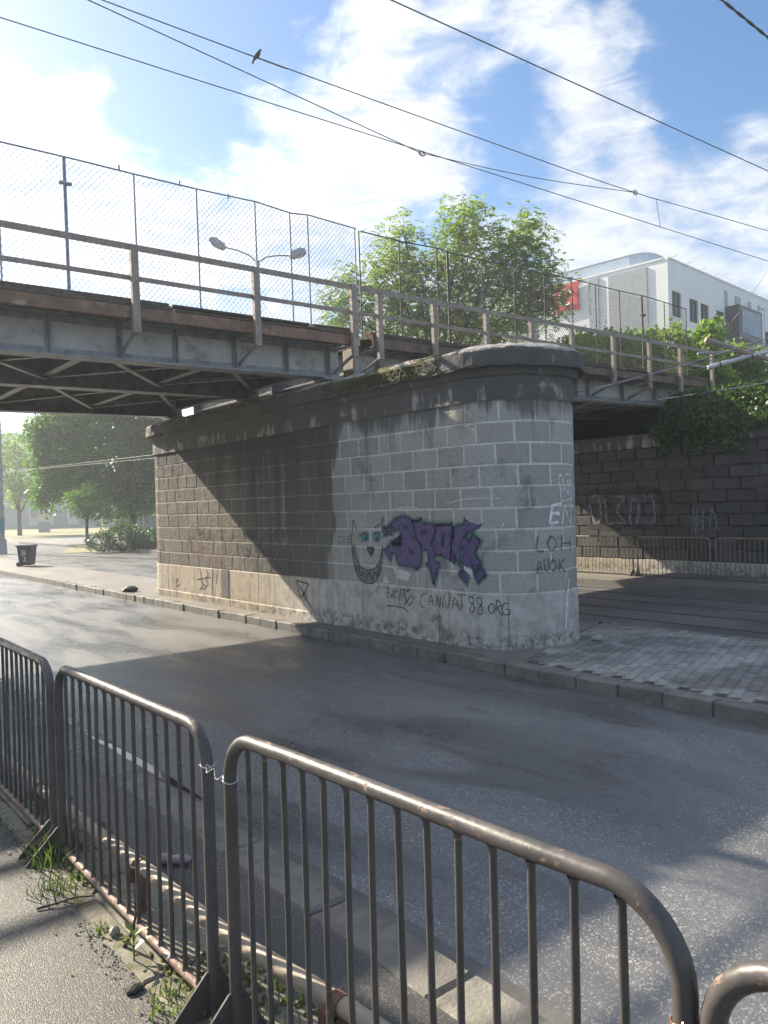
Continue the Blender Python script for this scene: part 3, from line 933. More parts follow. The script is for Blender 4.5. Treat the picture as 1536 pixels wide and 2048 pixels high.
PUPILS = [[[9.086,1.523],[9.092,1.506],[9.106,1.495],[9.122,1.495],[9.135,1.505],[9.139,1.522],[9.133,1.539],[9.12,1.55],[9.103,1.55],[9.091,1.54]],[[8.82,1.521],[8.826,1.503],[8.839,1.492],[8.855,1.492],[8.867,1.503],[8.871,1.521],[8.865,1.539],[8.852,1.55],[8.836,1.55],[8.824,1.539]]]
NOSE = [[9.089,1.396],[8.93,1.399],[8.919,1.337],[8.989,1.236],[9.078,1.323]]
CAT = [[[9.462,1.415],[9.463,1.527],[9.438,1.657],[9.414,1.796],[9.371,1.722],[9.315,1.649]],[[8.889,1.678],[8.775,1.723],[8.71,1.802],[8.691,1.847],[8.709,1.696],[8.729,1.608]],[[9.462,1.415],[9.45,1.285],[9.44,1.23]],[[9.431,1.416],[9.436,1.193],[9.388,1.028],[9.303,0.921],[9.187,0.854],[9.071,0.834],[8.954,0.859],[8.836,0.964],[8.759,1.128],[8.71,1.413]],[[9.387,1.389],[9.363,1.251],[9.294,1.124],[9.178,1.056],[9.047,1.044],[8.916,1.077],[8.813,1.17],[8.751,1.306],[8.71,1.413]],[[9.398,1.139],[9.343,1.03],[9.309,1.105],[9.257,0.942],[9.195,1.009],[9.125,0.922],[9.049,1.007],[8.98,0.92],[8.919,1.023],[8.864,0.963],[8.801,1.126]],[[9.244,1.557],[9.198,1.585],[9.129,1.606],[9.052,1.569]],[[8.937,1.57],[8.85,1.616],[8.78,1.589],[8.757,1.616]]]
GRIN = [[9.431,1.416],[9.436,1.193],[9.388,1.028],[9.303,0.921],[9.187,0.854],[9.071,0.834],[8.954,0.859],[8.836,0.964],[8.759,1.128],[8.71,1.413],[8.751,1.306],[8.813,1.17],[8.916,1.077],[9.047,1.044],[9.178,1.056],[9.294,1.124],[9.363,1.251],[9.387,1.389]]
TAG = [[[8.648,0.806],[8.553,0.804],[8.61,0.738],[8.531,0.7],[8.628,0.649],[8.616,0.8]],[[8.527,0.657],[8.514,0.78],[8.464,0.806],[8.484,0.721],[8.522,0.709],[8.465,0.656]],[[8.447,0.767],[8.469,0.687],[8.411,0.665],[8.369,0.729],[8.407,0.778],[8.447,0.767]],[[8.375,0.59],[8.327,0.801],[8.313,0.629],[8.248,0.806]],[[8.327,0.801],[8.132,0.805]],[[8.195,0.844],[8.124,0.806],[8.21,0.774]],[[8.249,0.772],[8.216,0.637],[8.141,0.588],[8.075,0.648],[8.085,0.715]],[[8.11,0.73],[8.257,0.582]],[[8.646,0.542],[8.443,0.55],[8.259,0.539],[8.158,0.479]],[[8.68,0.719],[8.666,0.712]],[[8.035,0.702],[8.02,0.694]]]
SITE = [[[7.772,0.779],[7.871,0.764],[7.919,0.677],[7.89,0.587],[7.828,0.592]],[[7.754,0.623],[7.7,0.768],[7.647,0.615]],[[7.74,0.674],[7.656,0.68]],[[7.599,0.619],[7.581,0.768],[7.529,0.609],[7.511,0.773]],[[7.47,0.614],[7.452,0.785],[7.379,0.605],[7.326,0.794]],[[7.288,0.605],[7.248,0.768],[7.143,0.602]],[[7.274,0.678],[7.184,0.669]],[[7.19,0.812],[7.047,0.814]],[[7.113,0.809],[7.109,0.628]],[[6.939,0.797],[6.987,0.787],[6.979,0.732],[6.914,0.69],[6.907,0.628],[6.955,0.593],[6.973,0.639],[6.923,0.72],[6.912,0.775],[6.939,0.797]],[[6.831,0.795],[6.866,0.778],[6.859,0.724],[6.8,0.68],[6.794,0.596],[6.837,0.578],[6.854,0.623],[6.808,0.703],[6.801,0.765],[6.831,0.795]],[[6.756,0.599],[6.743,0.59]],[[6.676,0.723],[6.71,0.669],[6.695,0.607],[6.656,0.601],[6.631,0.663],[6.653,0.716],[6.676,0.723]],[[6.617,0.594],[6.605,0.748],[6.567,0.748],[6.553,0.695],[6.599,0.671],[6.533,0.565]],[[6.446,0.718],[6.506,0.726],[6.538,0.657],[6.518,0.588],[6.45,0.588],[6.441,0.642],[6.486,0.65]]]
WHITE = [[[5.671,1.968],[5.836,1.948],[5.887,1.721],[5.733,1.727]],[[5.868,1.846],[5.712,1.842]],[[5.663,1.713],[5.614,1.943],[5.461,1.706],[5.414,1.963]],[[5.71,2.325],[5.669,2.002],[5.41,2.022],[5.461,2.351],[5.71,2.325]],[[5.638,2.302],[5.603,2.175],[5.508,2.268],[5.503,2.081],[5.582,2.175],[5.645,2.129]],[[5.665,0.349],[5.621,0.715],[5.553,0.987]],[[8.359,1.952],[8.184,1.98],[7.921,1.958]],[[7.318,2.008],[7.117,2.046],[6.852,2.067],[6.541,2.054]],[[6.517,1.683],[6.482,1.75]]]
DARK = [[[6.083,1.081],[6.054,1.25],[6.013,1.089]],[[6.071,1.16],[6.026,1.158]],[[5.982,1.27],[5.973,1.133],[5.919,1.141],[5.915,1.278]],[[5.844,1.262],[5.89,1.174],[5.834,1.113],[5.786,1.19],[5.844,1.262]],[[5.741,1.095],[5.734,1.256]],[[5.625,1.249],[5.721,1.174],[5.613,1.085]],[[6.062,1.568],[6.079,1.388],[5.979,1.372]],[[5.863,1.561],[5.922,1.472],[5.87,1.367],[5.776,1.465],[5.863,1.561]],[[5.696,1.357],[5.67,1.552]],[[5.484,1.344],[5.488,1.543]],[[5.674,1.455],[5.483,1.445]]]
SCRIB = [[[15.182,1.411],[15.038,1.485],[14.95,1.435],[15.114,1.391],[15.182,1.411]],[[14.978,1.7],[14.956,1.557],[14.83,1.396]],[[14.91,1.69],[14.645,1.62],[14.732,1.317]],[[14.852,1.538],[14.493,1.591]],[[14.507,1.721],[14.46,1.442],[14.282,1.524],[14.202,1.446],[14.053,1.467],[14.079,1.585]],[[13.714,1.626],[13.755,1.491],[13.645,1.444]],[[12.947,1.473],[12.876,1.621],[12.823,1.475],[12.753,1.622],[12.701,1.477],[12.632,1.623],[12.581,1.478],[12.513,1.624],[12.462,1.48],[12.395,1.624]],[[12.4,1.526],[12.182,1.386],[12.093,1.459]],[[11.691,1.499],[11.626,1.638],[11.576,1.501],[11.511,1.638],[11.462,1.502],[11.398,1.639],[11.349,1.504],[11.286,1.64]],[[12.005,1.513],[11.949,1.566],[11.899,1.514],[11.843,1.567],[11.794,1.515],[11.739,1.568],[11.69,1.517]],[[12.902,1.28],[12.772,1.302],[12.667,1.231],[12.78,1.164],[12.888,1.207],[12.902,1.28]],[[12.485,1.29],[12.294,1.241],[12.422,1.148]],[[12.347,1.24],[12.201,1.35],[12.196,1.137]],[[12.101,1.317],[12.025,1.161],[11.904,1.217],[12.001,1.284]],[[11.805,1.22],[11.706,1.24],[11.745,1.118],[11.825,1.15]],[[11.579,1.192],[11.682,1.068],[11.855,0.905]],[[11.411,1.35],[11.433,1.248],[11.369,1.266]],[[14.78,0.585],[14.491,0.621],[14.188,0.658]],[[14.612,0.776],[14.543,0.498],[14.683,0.369]],[[14.35,0.798],[14.27,0.713],[14.382,0.627],[14.282,0.514],[14.414,0.466]],[[14.584,0.536],[14.374,0.429],[14.592,0.415]],[[13.89,0.771],[13.946,0.534]],[[15.848,0.462],[15.694,0.556],[15.804,0.379],[15.605,0.434]],[[14.093,0.839],[14.128,0.287]],[[11.011,0.778],[10.661,0.733]],[[10.661,0.733],[10.906,0.503],[11.011,0.778]],[[10.941,0.699],[10.595,0.332]]]
CLE = [[[9.701,1.542],[9.79,1.532],[9.809,1.461],[9.706,1.445]],[[9.656,1.552],[9.661,1.446],[9.588,1.448]],[[9.483,1.545],[9.555,1.535],[9.551,1.452],[9.482,1.453]],[[9.548,1.497],[9.491,1.498]]]
def skin_poly(name, pts, mat, off, parent):
    """filled polygon laid on the pier skin"""
    bm = bmesh.new()
    vs = [bm.verts.new((p[0], p[1], 0)) for p in pts]
    bm.faces.new(vs)
    bmesh.ops.triangulate(bm, faces=bm.faces[:])
    if min(p[0] for p in pts) < PCY:
        bmesh.ops.subdivide_edges(bm, edges=bm.edges[:], cuts=4, use_grid_fill=True)
        bmesh.ops.triangulate(bm, faces=bm.faces[:])
    bm.verts.index_update()
    b = MB()
    b.add([(*s2p(v.co.x, off), v.co.y) for v in bm.verts], [[v.index for v in f.verts] for f in bm.faces])
    bm.free()
    return b.build(name, mat, parent)
def smooth_path(pts, n=5, closed=False):
    P = [np.array(p, float) for p in pts]
    if len(P) < 3 and not closed: return P
    out = []
    m = len(P)
    rng_ = range(m) if closed else range(m - 1)
    for i in rng_:
        if closed:
            a, b_, c, d = P[i - 1], P[i], P[(i + 1) % m], P[(i + 2) % m]
        else:
            a, b_, c, d = P[max(i - 1, 0)], P[i], P[i + 1], P[min(i + 2, m - 1)]
        for k in range(n):
            t = k / n
            out.append(0.5 * ((2 * b_) + (c - a) * t + (2 * a - 5 * b_ + 4 * c - d) * t * t + (3 * b_ - a - 3 * c + d) * t ** 3))
    if not closed: out.append(P[-1])
    return out
def stroke_geo(b, pts, wd, off, closed=False, smooth=True):
    P = smooth_path(pts, 4, closed) if smooth else [np.array(p, float) for p in pts]
    if closed: P = P + [P[0], P[1]]
    vs, fs = [], []
    for i, p in enumerate(P):
        d = P[min(i + 1, len(P) - 1)] - P[max(i - 1, 0)]
        l_ = np.hypot(*d)
        d = d / l_ if l_ > 1e-9 else np.array([1., 0.])
        nrm = np.array([-d[1], d[0]]) * wd / 2 * random.uniform(0.8, 1.15)
        for q in (p + nrm, p - nrm):
            vs.append((*s2p(q[0], off), q[1]))
        if i:
            fs.append((2 * i - 2, 2 * i - 1, 2 * i + 1, 2 * i))
    b.add(vs, fs)
def strokes(name, lines, wd, mat, off, parent, closed=False, smooth=True):
    b = MB()
    for ln_ in lines:
        stroke_geo(b, ln_, wd, off, closed, smooth)
    return b.build(name, mat, parent)
MAT['p_purple'] = paint('purple_paint', (0.13, 0.095, 0.25), 0.95)
MAT['p_navy'] = paint('navy_paint', (0.025, 0.03, 0.06), 0.95)
MAT['p_teal'] = paint('teal_overspray', (0.10, 0.26, 0.29), 0.6)
MAT['p_mist'] = paint('teal_mist', (0.12, 0.24, 0.26), 0.22)
MAT['p_cyan'] = paint('cyan_paint', (0.08, 0.30, 0.36), 0.9)
MAT['p_black'] = paint('black_marker', (0.03, 0.03, 0.035), 0.8)
MAT['p_faint'] = paint('faded_marker', (0.045, 0.045, 0.05), 0.78)
MAT['p_smudge'] = paint('smudged_marker', (0.07, 0.07, 0.075), 0.6)
MAT['p_white'] = paint('white_spray', (0.92, 0.93, 0.97), 1.0)
MAT['p_grey'] = paint('grey_wash', (0.15, 0.16, 0.20), 0.45)
names = ['letter_b', 'letter_r', 'letter_o', 'letter_n', 'letter_x', 'diamond', 'diamond', 'quote_mark', 'quote_mark']
strokes('graffiti_overspray', LETTERS, 0.14, MAT['p_mist'], 0.0058, pier, closed=True, smooth=False)
strokes('graffiti_overspray', LETTERS, 0.08, MAT['p_teal'], 0.0066, pier, closed=True, smooth=False)
for nm, L in zip(names, LETTERS):
    g = skin_poly('graffiti_' + nm, L, MAT['p_purple'], 0.0078, pier)
strokes('graffiti_outline', LETTERS, 0.026, MAT['p_navy'], 0.0094, pier, closed=True, smooth=False)
for h_ in HOLES:
    skin_poly('graffiti_counter', h_, MAT['p_navy'], 0.0096, pier)
skin_poly('cat_grin', GRIN, MAT['p_grey'], 0.0082, pier)
for e_ in EYES: skin_poly('cat_eye', e_, MAT['p_cyan'], 0.0084, pier)
strokes('cat_eye_outline', EYES, 0.014, MAT['p_navy'], 0.0096, pier, closed=True)
for e_ in PUPILS: skin_poly('cat_pupil', e_, MAT['p_navy'], 0.0100, pier)
skin_poly('cat_nose', NOSE, MAT['p_navy'], 0.0090, pier)
strokes('cat_line', CAT, 0.021, MAT['p_navy'], 0.0094, pier)
strokes('graffiti_tag', TAG, 0.016, MAT['p_navy'], 0.0185, pier, smooth=False)
strokes('graffiti_web_address', SITE, 0.015, MAT['p_black'], 0.0185, pier)
strokes('graffiti_white_letter', WHITE[0:2], 0.042, MAT['p_white'], 0.0100, pier, smooth=False)
strokes('graffiti_white_letter', WHITE[2:3], 0.042, MAT['p_white'], 0.0100, pier, smooth=False)
strokes('graffiti_white_tag', WHITE[3:5], 0.028, MAT['p_white'], 0.0100, pier, smooth=False)
strokes('white_paint_run', WHITE[5:6], 0.03, MAT['p_white'], 0.0190, pier, smooth=False)
for w_ in WHITE[6:]:
    strokes('pale_scratch', [w_], 0.010, MAT['p_white'], 0.0100, pier)
strokes('graffiti_dark_letters', DARK, 0.026, MAT['p_smudge'], 0.0088, pier)
strokes('graffiti_scribble', SCRIB, 0.032, MAT['p_faint'], 0.0190, pier)
strokes('graffiti_faint_letters', CLE, 0.014, MAT['p_faint'], 0.0088, pier)
# chipped plaster showing pale behind the graffiti
for pts_ in ([(7.10, 1.10), (7.02, 1.28), (6.96, 1.25), (6.92, 1.06), (7.02, 1.04)], [(8.50, 1.10), (8.30, 1.08), (8.12, 1.04), (8.18, 0.93), (8.40, 0.95), (8.44, 1.02)], [(8.66, 1.00), (8.60, 0.87), (8.76, 0.86)]):
    skin_poly('plaster_patch', pts_, MAT['mortar'], 0.0058, pier)

# ------------------------------------------------------------------ the bridge
GR = 0.016
def grade(v):
    x, y, z = v
    return (x - GR * (z - 4.4), y, z + GR * (x - 7.8))
def bridge_span(name, xa, xb, label, posts, stiff, near_fancy, rail_x0, rail_x1, web_y=(10.7, 13.4, 16.9)):
    root = empty(name, ((xa + xb) / 2, 13.5, 4.1), label, 'railway bridge')
    for gi, gy in enumerate(web_y):
        b = MB()
        b.box(xa, xb, gy - 0.008, gy + 0.008, 4.215, 4.74)
        gd = b.build('girder', MAT['steel_web'] if gi == 0 else MAT['steel'], root, grade)
        b = MB(); b.box(xa, xb, gy - 0.15, gy + 0.15, 4.19, 4.214)
        b.box(xa, xb, gy - 0.075, gy - 0.0085, 4.2145, 4.232); b.box(xa, xb, gy + 0.0085, gy + 0.075, 4.2145, 4.232)
        b.box(xa, xb, gy - 0.022, gy - 0.0085, 4.2325, 4.31)
        b.build('bottom_flange', MAT['steel'], gd, grade)
        b = MB(); b.box(xa, xb, gy - 0.14, gy + 0.14, 4.742, 4.765)
        b.box(xa, xb, gy - 0.024, gy - 0.0085, 4.655, 4.741)
        b.build('top_flange', MAT['steel'], gd, grade)
        if gi == 0:
            for sx in stiff:
                b = MB(); b.box(sx - 0.045, sx + 0.045, gy - 0.03, gy - 0.0225, 4.235, 4.65); b.box(sx - 0.006, sx + 0.006, gy - 0.11, gy - 0.0305, 4.24, 4.735)
                b.build('stiffener', MAT['steel'], gd, grade)
            # rivet line along the flange angle
            b = MB()
            x = xa + 0.08
            while x < xb:
                b.box(x - 0.010, x + 0.010, gy - 0.032, gy - 0.022, 4.262, 4.282)
                x += 0.11
            b.build('rivets', MAT['steel'], gd, grade, kind='stuff')
    # cross beams and wind bracing seen from below
    nb = max(2, round((xb - xa) / 1.86))
    xs = [xa + 0.15 + (xb - xa - 0.3) * k / nb for k in range(nb + 1)]
    for x in xs:
        b = MB(); b.box(x - 0.01, x + 0.01, 10.76, 16.84, 4.38, 4.70); b.box(x - 0.07, x + 0.07, 10.76, 16.84, 4.36, 4.379); b.box(x - 0.07, x + 0.07, 10.76, 16.84, 4.701, 4.715)
        b.build('cross_beam', MAT['steel'], root, grade)
    for k in range(nb):
        for (ya, yb) in ((10.8, 13.3), (13.5, 16.8)):
            for fl in (0, 1):
                p = (xs[k], ya if fl == 0 else yb, 4.30 + 0.03 * fl); q = (xs[k + 1], yb if fl == 0 else ya, 4.30 + 0.03 * fl)
                b = MB(); b.bar(p, q, 0.085, 0.010); b.bar((p[0], p[1], p[2] + 0.035), (q[0], q[1], q[2] + 0.035), 0.010, 0.06)
                b.build('wind_brace', MAT['steel'], root, grade)
    b = MB(); 
    yb_ = 10.45
    while yb_ < 17.2:
        b.box(xa, xb, yb_, yb_ + 0.42, 4.772 + 0.02 * (int(yb_ * 10) % 2), 4.86)
        yb_ += 0.44
    b.build('deck', MAT['timber'], root, grade)
    # edge: rusty channel, stacked weathered boards, walkway
    b = MB(); b.box(xa, xb, 10.10, 10.125, 4.68, 4.84); b.box(xa, xb, 10.126, 10.19, 4.68, 4.70); b.box(xa, xb, 10.126, 10.19, 4.825, 4.84)
    b.build('edge_channel', MAT['rust'] if near_fancy else simple('brown_edge_steel', (0.17, 0.115, 0.085), (0.11, 0.08, 0.065), 0.8, 4, c3=(0.26, 0.20, 0.15), c3lo=0.56, c3hi=0.7, c3scale=5), root, grade)
    x = xa
    while x < xb:
        l_ = random.uniform(1.6, 3.1)
        for lay in range(3):
            if random.random() < 0.92:
                y0_ = 10.09 + 0.05 * lay + random.uniform(-0.012, 0.012)
                z0_ = 4.845 + 0.042 * lay
                b = MB(); b.bbox(x + random.uniform(0, .06), min(x + l_, xb) - random.uniform(0.005, .05), y0_, y0_ + 0.26, z0_, z0_ + 0.038, 0.004, 0.003)
                b.build('edge_board', MAT['timber'], root, grade)
        x += l_
    b = MB(); b.box(xa, xb, 10.24, 11.1, 4.862, 4.9); b.build('walkway', MAT['timber'], root, grade)
    # railing: channel posts on brackets, two rails
    for px in posts:
        b = MB()
        z0 = 4.47
        b.box(px - 0.05, px + 0.05, 9.985, 9.997, z0, 5.63); b.box(px - 0.05, px - 0.038, 9.9975, 10.055, z0, 5.63); b.box(px + 0.038, px + 0.05, 9.9975, 10.055, z0, 5.63)
        po = b.build('railing_post', MAT['rail'], root, grade)
        b = MB(); b.bar((px, 10.06, 4.50), (px, 10.66, 4.28), 0.06, 0.012); b.bar((px + 0.025, 10.06, 4.53), (px + 0.025, 10.66, 4.31), 0.010, 0.05)
        b.box(px - 0.03, px + 0.03, 10.058, 10.66, 4.655, 4.675)
        b.build('bracket', MAT['steel'], po, grade)
    b = MB(); b.box(rail_x0, rail_x1, 10.0, 10.075, 5.632, 5.645); b.box(rail_x0, rail_x1, 10.0, 10.012, 5.56, 5.631)
    b.build('handrail', MAT['rail'], root, grade)
    b = MB(); b.box(rail_x0, rail_x1, 10.057, 10.067, 5.175, 5.24); b.box(rail_x0, rail_x1, 10.0675, 10.11, 5.232, 5.24)
    b.build('mid_rail', MAT['rail'], root, grade)
    return root
left_posts = [-0.1, 2.26, 4.11, 5.97, 7.8]
span_l = bridge_span('bridge_span', -0.2, 7.95, 'left steel girder bridge span with rusty orange deck edge, crossing over the road', left_posts,
                     [1.3, 2.2, 3.16, 4.12, 4.96, 5.93, 6.87, 7.7], True, -0.2, 7.86)
right_posts = [8.35, 9.63, 11.01, 12.34, 13.66, 15.19, 16.67, 18.08, 19.67]
span_r = bridge_span('bridge_span', 8.25, 19.75, 'right steel girder bridge span with brown deck edge, over the tram tracks', right_posts,
                     [8.8, 9.7, 10.7, 11.7, 12.6, 13.6, 14.6, 15.05, 16.45, 17.9, 19.2], False, 7.93, 19.72)
# shorter posts: trim on the right span is covered by the deck edge; extra end post
for r_, xx in ((span_l, 7.75), (span_r, 8.45)):
    for gy in (10.7, 13.4, 16.9):
        b = MB(); b.box(xx - 0.15, xx + 0.15, gy - 0.14, gy + 0.14, 4.05, 4.11); b.box(xx - 0.09, xx + 0.09, gy - 0.1, gy + 0.1, 4.111, 4.155); b.box(xx - 0.2, xx + 0.2, gy - 0.17, gy + 0.17, 4.156, 4.188)
        b.build('bearing', MAT['steel'], r_, grade)
b = MB()
b.bar((8.15, 10.66, 4.2), (8.15, 10.66, 4.72), 0.28, 0.04, up=(1, 0, 0))
b.build('end_plate', MAT['rail'], span_l, grade)

# ------------------------------------------------------------------ chain-link fences on the bridge
def chain_link(b_pts, top_fn, bot, y, step, r, x0, x1, holes=()):
    """real diamond wires as thin three-sided prisms between x0 and x1; returns verts, faces"""
    V, F = [], []
    def wire(p, q):
        p, q = np.array(p), np.array(q)
        d = q - p; d /= np.linalg.norm(d)
        a = np.array([0, 1.0, 0]); c = np.cross(d, a)
        base = len(V)
        for e in (p, q):
            for k in range(3):
                t = 2 * math.pi * k / 3
                V.append(e + r * (a * math.cos(t) + c * math.sin(t)))
        for k in range(3):
            F.append((base + k, base + (k + 1) % 3, base + 3 + (k + 1) % 3, base + 3 + k))
    H = max(top_fn(x0), top_fn(x1)) - bot
    n = int((x1 - x0 + H) / step) + 2
    for sgn in (1, -1):
        for k in range(n):
            # line x = xs + sgn*(z-bot) with slope 1.15
            xs = x0 - H / 1.15 + k * step if sgn == 1 else x0 + k * step
            pts = []
            m = 24
            prev = None
            seg = []
            for i in range(m + 1):
                z = bot + H * i / m
                x = xs + sgn * (z - bot) / 1.15
                ok = x0 <= x <= x1 and z <= top_fn(x)
                for hx, hz, hr in holes:
                    if (x - hx) ** 2 + (z - hz) ** 2 < hr * hr: ok = False
                if ok: seg.append((x, y + (0.004 if sgn > 0 else -0.004), z))
                else:
                    if len(seg) > 1: wire(seg[0], seg[-1])
                    seg = []
            if len(seg) > 1: wire(seg[0], seg[-1])
    return V, F
FY = 10.6
def fence(name, label, posts, tops, x0, x1, mat, bot=4.95, mid=None, holes=(), thick=(), r=0.0036):
    f = empty(name, ((x0 + x1) / 2, FY, bot), label, 'fence')
    def top_fn(x): return float(np.interp(x, [p for p in posts], tops))
    V, F = chain_link(None, top_fn, bot, FY, 0.082, r, x0, x1, holes)
    V = [(v[0], v[1], v[2] + (GR * (v[0] - 7.8))) for v in V]
    np_mesh('wire_mesh', V, F, mat, f, kind='stuff')
    for px, tz in zip(posts, tops):
        rr = 0.026 if px in thick else 0.013
        b = MB(); b.tube([(px, FY + 0.01, bot - 0.1), (px - 0.02, FY + 0.012, tz)], rr, 6)
        b.build('fence_post', mat, f, lambda v: (v[0], v[1], v[2] + GR * (v[0] - 7.8)))
    b = MB(); b.tube([(p, FY, t) for p, t in zip(posts, tops)], 0.012, 6)
    b.build('top_rail', mat, f, lambda v: (v[0], v[1], v[2] + GR * (v[0] - 7.8)))
    if mid:
        b = MB(); b.tube([(x0, FY, mid), ((x0 + x1) / 2, FY, mid - 0.02), (x1, FY, mid)], 0.009, 6)
        b.build('mid_wire', mat, f, lambda v: (v[0], v[1], v[2] + GR * (v[0] - 7.8)))
    return f
lp = [0.9, 1.7, 2.6, 3.43, 4.39, 5.35, 6.35, 7.0, 7.35, 8.34]
lt = [6.85, 6.85, 6.85, 6.86, 6.855, 6.86, 6.885, 6.84, 6.88, 6.845]
fl = fence('chain_link_fence', 'tall blue-grey chain link fence on the left bridge span', lp, lt, 0.9, 8.34, MAT['fence'], mid=5.80, holes=((3.6, 5.45, 0.16), (5.47, 5.42, 0.15), (6.62, 5.35, 0.13)), thick=(3.43,))
b = MB(); b.box(3.33, 3.50, 10.57, 10.63, 6.42, 6.45); b.build('clamp', MAT['fence'], fl)
for x in (4.15, 5.05, 5.85):
    b = MB(); b.box(x - 0.015, x + 0.015, FY - 0.015, FY + 0.015, 6.8, 6.87); b.build('post_stub', MAT['fence'], fl)
rp_ = [8.43, 9.36, 10.31, 10.6, 11.56, 12.55, 13.54, 14.52, 15.42, 16.4, 17.38, 18.42, 19.5]
rt_ = [6.82, 6.81, 6.85, 6.82, 6.83, 6.865, 6.86, 6.90, 6.89, 6.89, 6.91, 6.88, 6.84]
fr = fence('chain_link_fence', 'thin rusty chain link fence on the right bridge span', rp_, rt_, 8.43, 19.5, MAT['fence_old'], thick=(10.6, 17.38), r=0.0028)
for x, z in ((10.3, 6.3), (10.6, 6.25), (17.38, 6.55)):
    b = MB(); b.box(x - 0.06, x + 0.06, FY - 0.03, FY + 0.03, z, z + 0.06); b.build('clamp', MAT['fence_old'], fr)

# approach west of the left span (set back from the girder line) and its abutment
ap = empty('bridge_approach', (-4, 14, 0), 'stone approach and set back railing at the near end of the bridge', 'abutment')
b = MB(); b.box(-14, -0.3, 12.55, 17.3, 4.6, 4.92); b.build('deck_slab', MAT['cornice'], ap)
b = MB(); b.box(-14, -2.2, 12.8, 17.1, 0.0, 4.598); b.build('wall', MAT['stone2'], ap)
for x in (-7.5, -5.7, -3.9, -2.1, -0.4):
    b = MB(); b.box(x - 0.05, x + 0.05, 12.6, 12.66, 4.5, 5.53); b.build('railing_post', MAT['rail'], ap)
for z in (5.07, 5.5):
    b = MB(); b.box(-14, -0.3, 12.6, 12.68, z - 0.01, z + 0.06); b.build('rail', MAT['rail'], ap)

# ------------------------------------------------------------------ far abutment wall with its stones
AX = 17.8
ab = empty('abutment_wall', (AX + 0.6, 9, 0.14), 'dark stone abutment wall in shade behind the pier with ivy over its top', 'abutment')
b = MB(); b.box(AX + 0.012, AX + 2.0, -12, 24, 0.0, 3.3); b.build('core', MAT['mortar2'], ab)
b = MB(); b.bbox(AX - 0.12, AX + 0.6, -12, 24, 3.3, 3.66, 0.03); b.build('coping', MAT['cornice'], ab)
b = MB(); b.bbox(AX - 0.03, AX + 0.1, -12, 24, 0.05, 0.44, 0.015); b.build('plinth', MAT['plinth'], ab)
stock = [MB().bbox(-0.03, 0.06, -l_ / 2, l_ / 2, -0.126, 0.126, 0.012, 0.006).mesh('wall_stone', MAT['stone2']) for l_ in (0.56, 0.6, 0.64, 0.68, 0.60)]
lens = (0.56, 0.6, 0.64, 0.68, 0.60)
cnt = 0
for c in range(10):
    z = 0.44 + 0.143 + c * 0.286
    y = 4.6 + (0.3 if c % 2 else 0)
    while y < 15.6 and cnt < 298:
        k = random.randrange(5)
        inst('wall_stone', stock[k], ab, (AX + random.uniform(-.008, .006), y + lens[k] / 2, z), random.uniform(-.008, .008))
        y += lens[k] + 0.022
        cnt += 1
b = MB()
for c in range(10):
    z = 0.44 + 0.143 + c * 0.286
    for y0, y1 in ((-11.8, 4.5), (16.3, 23.8)):
        y = y0 + (0.3 if c % 2 else 0)
        while y < y1 - 0.7:
            b.bbox(AX - 0.03, AX + 0.06, y, y + 0.62, z - 0.126, z + 0.126, 0.012); y += 0.64
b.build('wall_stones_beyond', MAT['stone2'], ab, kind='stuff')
# faded graffiti on the abutment
def wall_strokes(name, lines, wd, mat):
    b = MB()
    for ln_ in lines:
        P = smooth_path(ln_, 4)
        vs, fs = [], []
        for i, p in enumerate(P):
            d = P[min(i + 1, len(P) - 1)] - P[max(i - 1, 0)]
            d = d / max(1e-9, np.hypot(*d))
            n_ = np.array([-d[1], d[0]]) * wd / 2
            for q in (p + n_, p - n_): vs.append((AX - 0.042, q[0], q[1]))
            if i: fs.append((2 * i - 2, 2 * i - 1, 2 * i + 1, 2 * i))
        b.add(vs, fs)
    return b.build(name, mat, ab)
MAT['p_lilac'] = paint('lilac_paint', (0.30, 0.29, 0.38), 0.7)
wall_strokes('graffiti_letters', [[(9.62, 1.75), (9.55, 1.1), (9.5, 1.75)], [(9.35, 1.75), (9.38, 1.2)], [(9.2, 1.2), (9.15, 1.75), (9.0, 1.2)], [(9.4, 1.5), (9.15, 1.48)]], 0.05, MAT['p_lilac'])
wall_strokes('graffiti_bubble_letters', [[(12.6, 2.05), (12.3, 2.1), (12.25, 1.5), (12.45, 1.4), (12.6, 1.9)], [(12.1, 2.05), (12.05, 1.4), (11.85, 1.4)], [(11.75, 2.05), (11.5, 2.05), (11.75, 1.7), (11.5, 1.4), (11.75, 1.38)], [(11.3, 2.0), (11.1, 1.9), (11.15, 1.4), (11.35, 1.4), (11.3, 2.0)], [(10.9, 2.0), (10.7, 2.05), (10.65, 1.45), (10.9, 1.4)]], 0.06, MAT['p_lilac'])
wall_strokes('graffiti_dark_shadow', [[(12.75, 2.2), (12.2, 2.25), (11.5, 2.2), (10.9, 2.25), (10.5, 2.1), (10.45, 1.35)], [(12.7, 1.3), (12.0, 1.25), (11.3, 1.28), (10.6, 1.25)]], 0.14, MAT['p_faint'])

# embankment ground behind the abutment and beyond the bridge
def emb(x, y):
    d = 0.0
    if y < 10: d = min(1.0, (10 - y) / 5.0)
    if y > 17.5: d = min(1.0, (y - 17.5) / 14.0)
    z = 4.55 - (0.9 * d if y < 10 else 3.6 * d) + 0.08 * math.sin(x * 1.7 + y) + 0.06 * math.sin(y * 2.3)
    return (x, y, z)
vs, fs = grid(emb, 18.9, 48, 40, -12, 34, 46)
b = MB(); b.add(vs, fs, True); b.build('embankment', MAT['soil'], kind='structure')

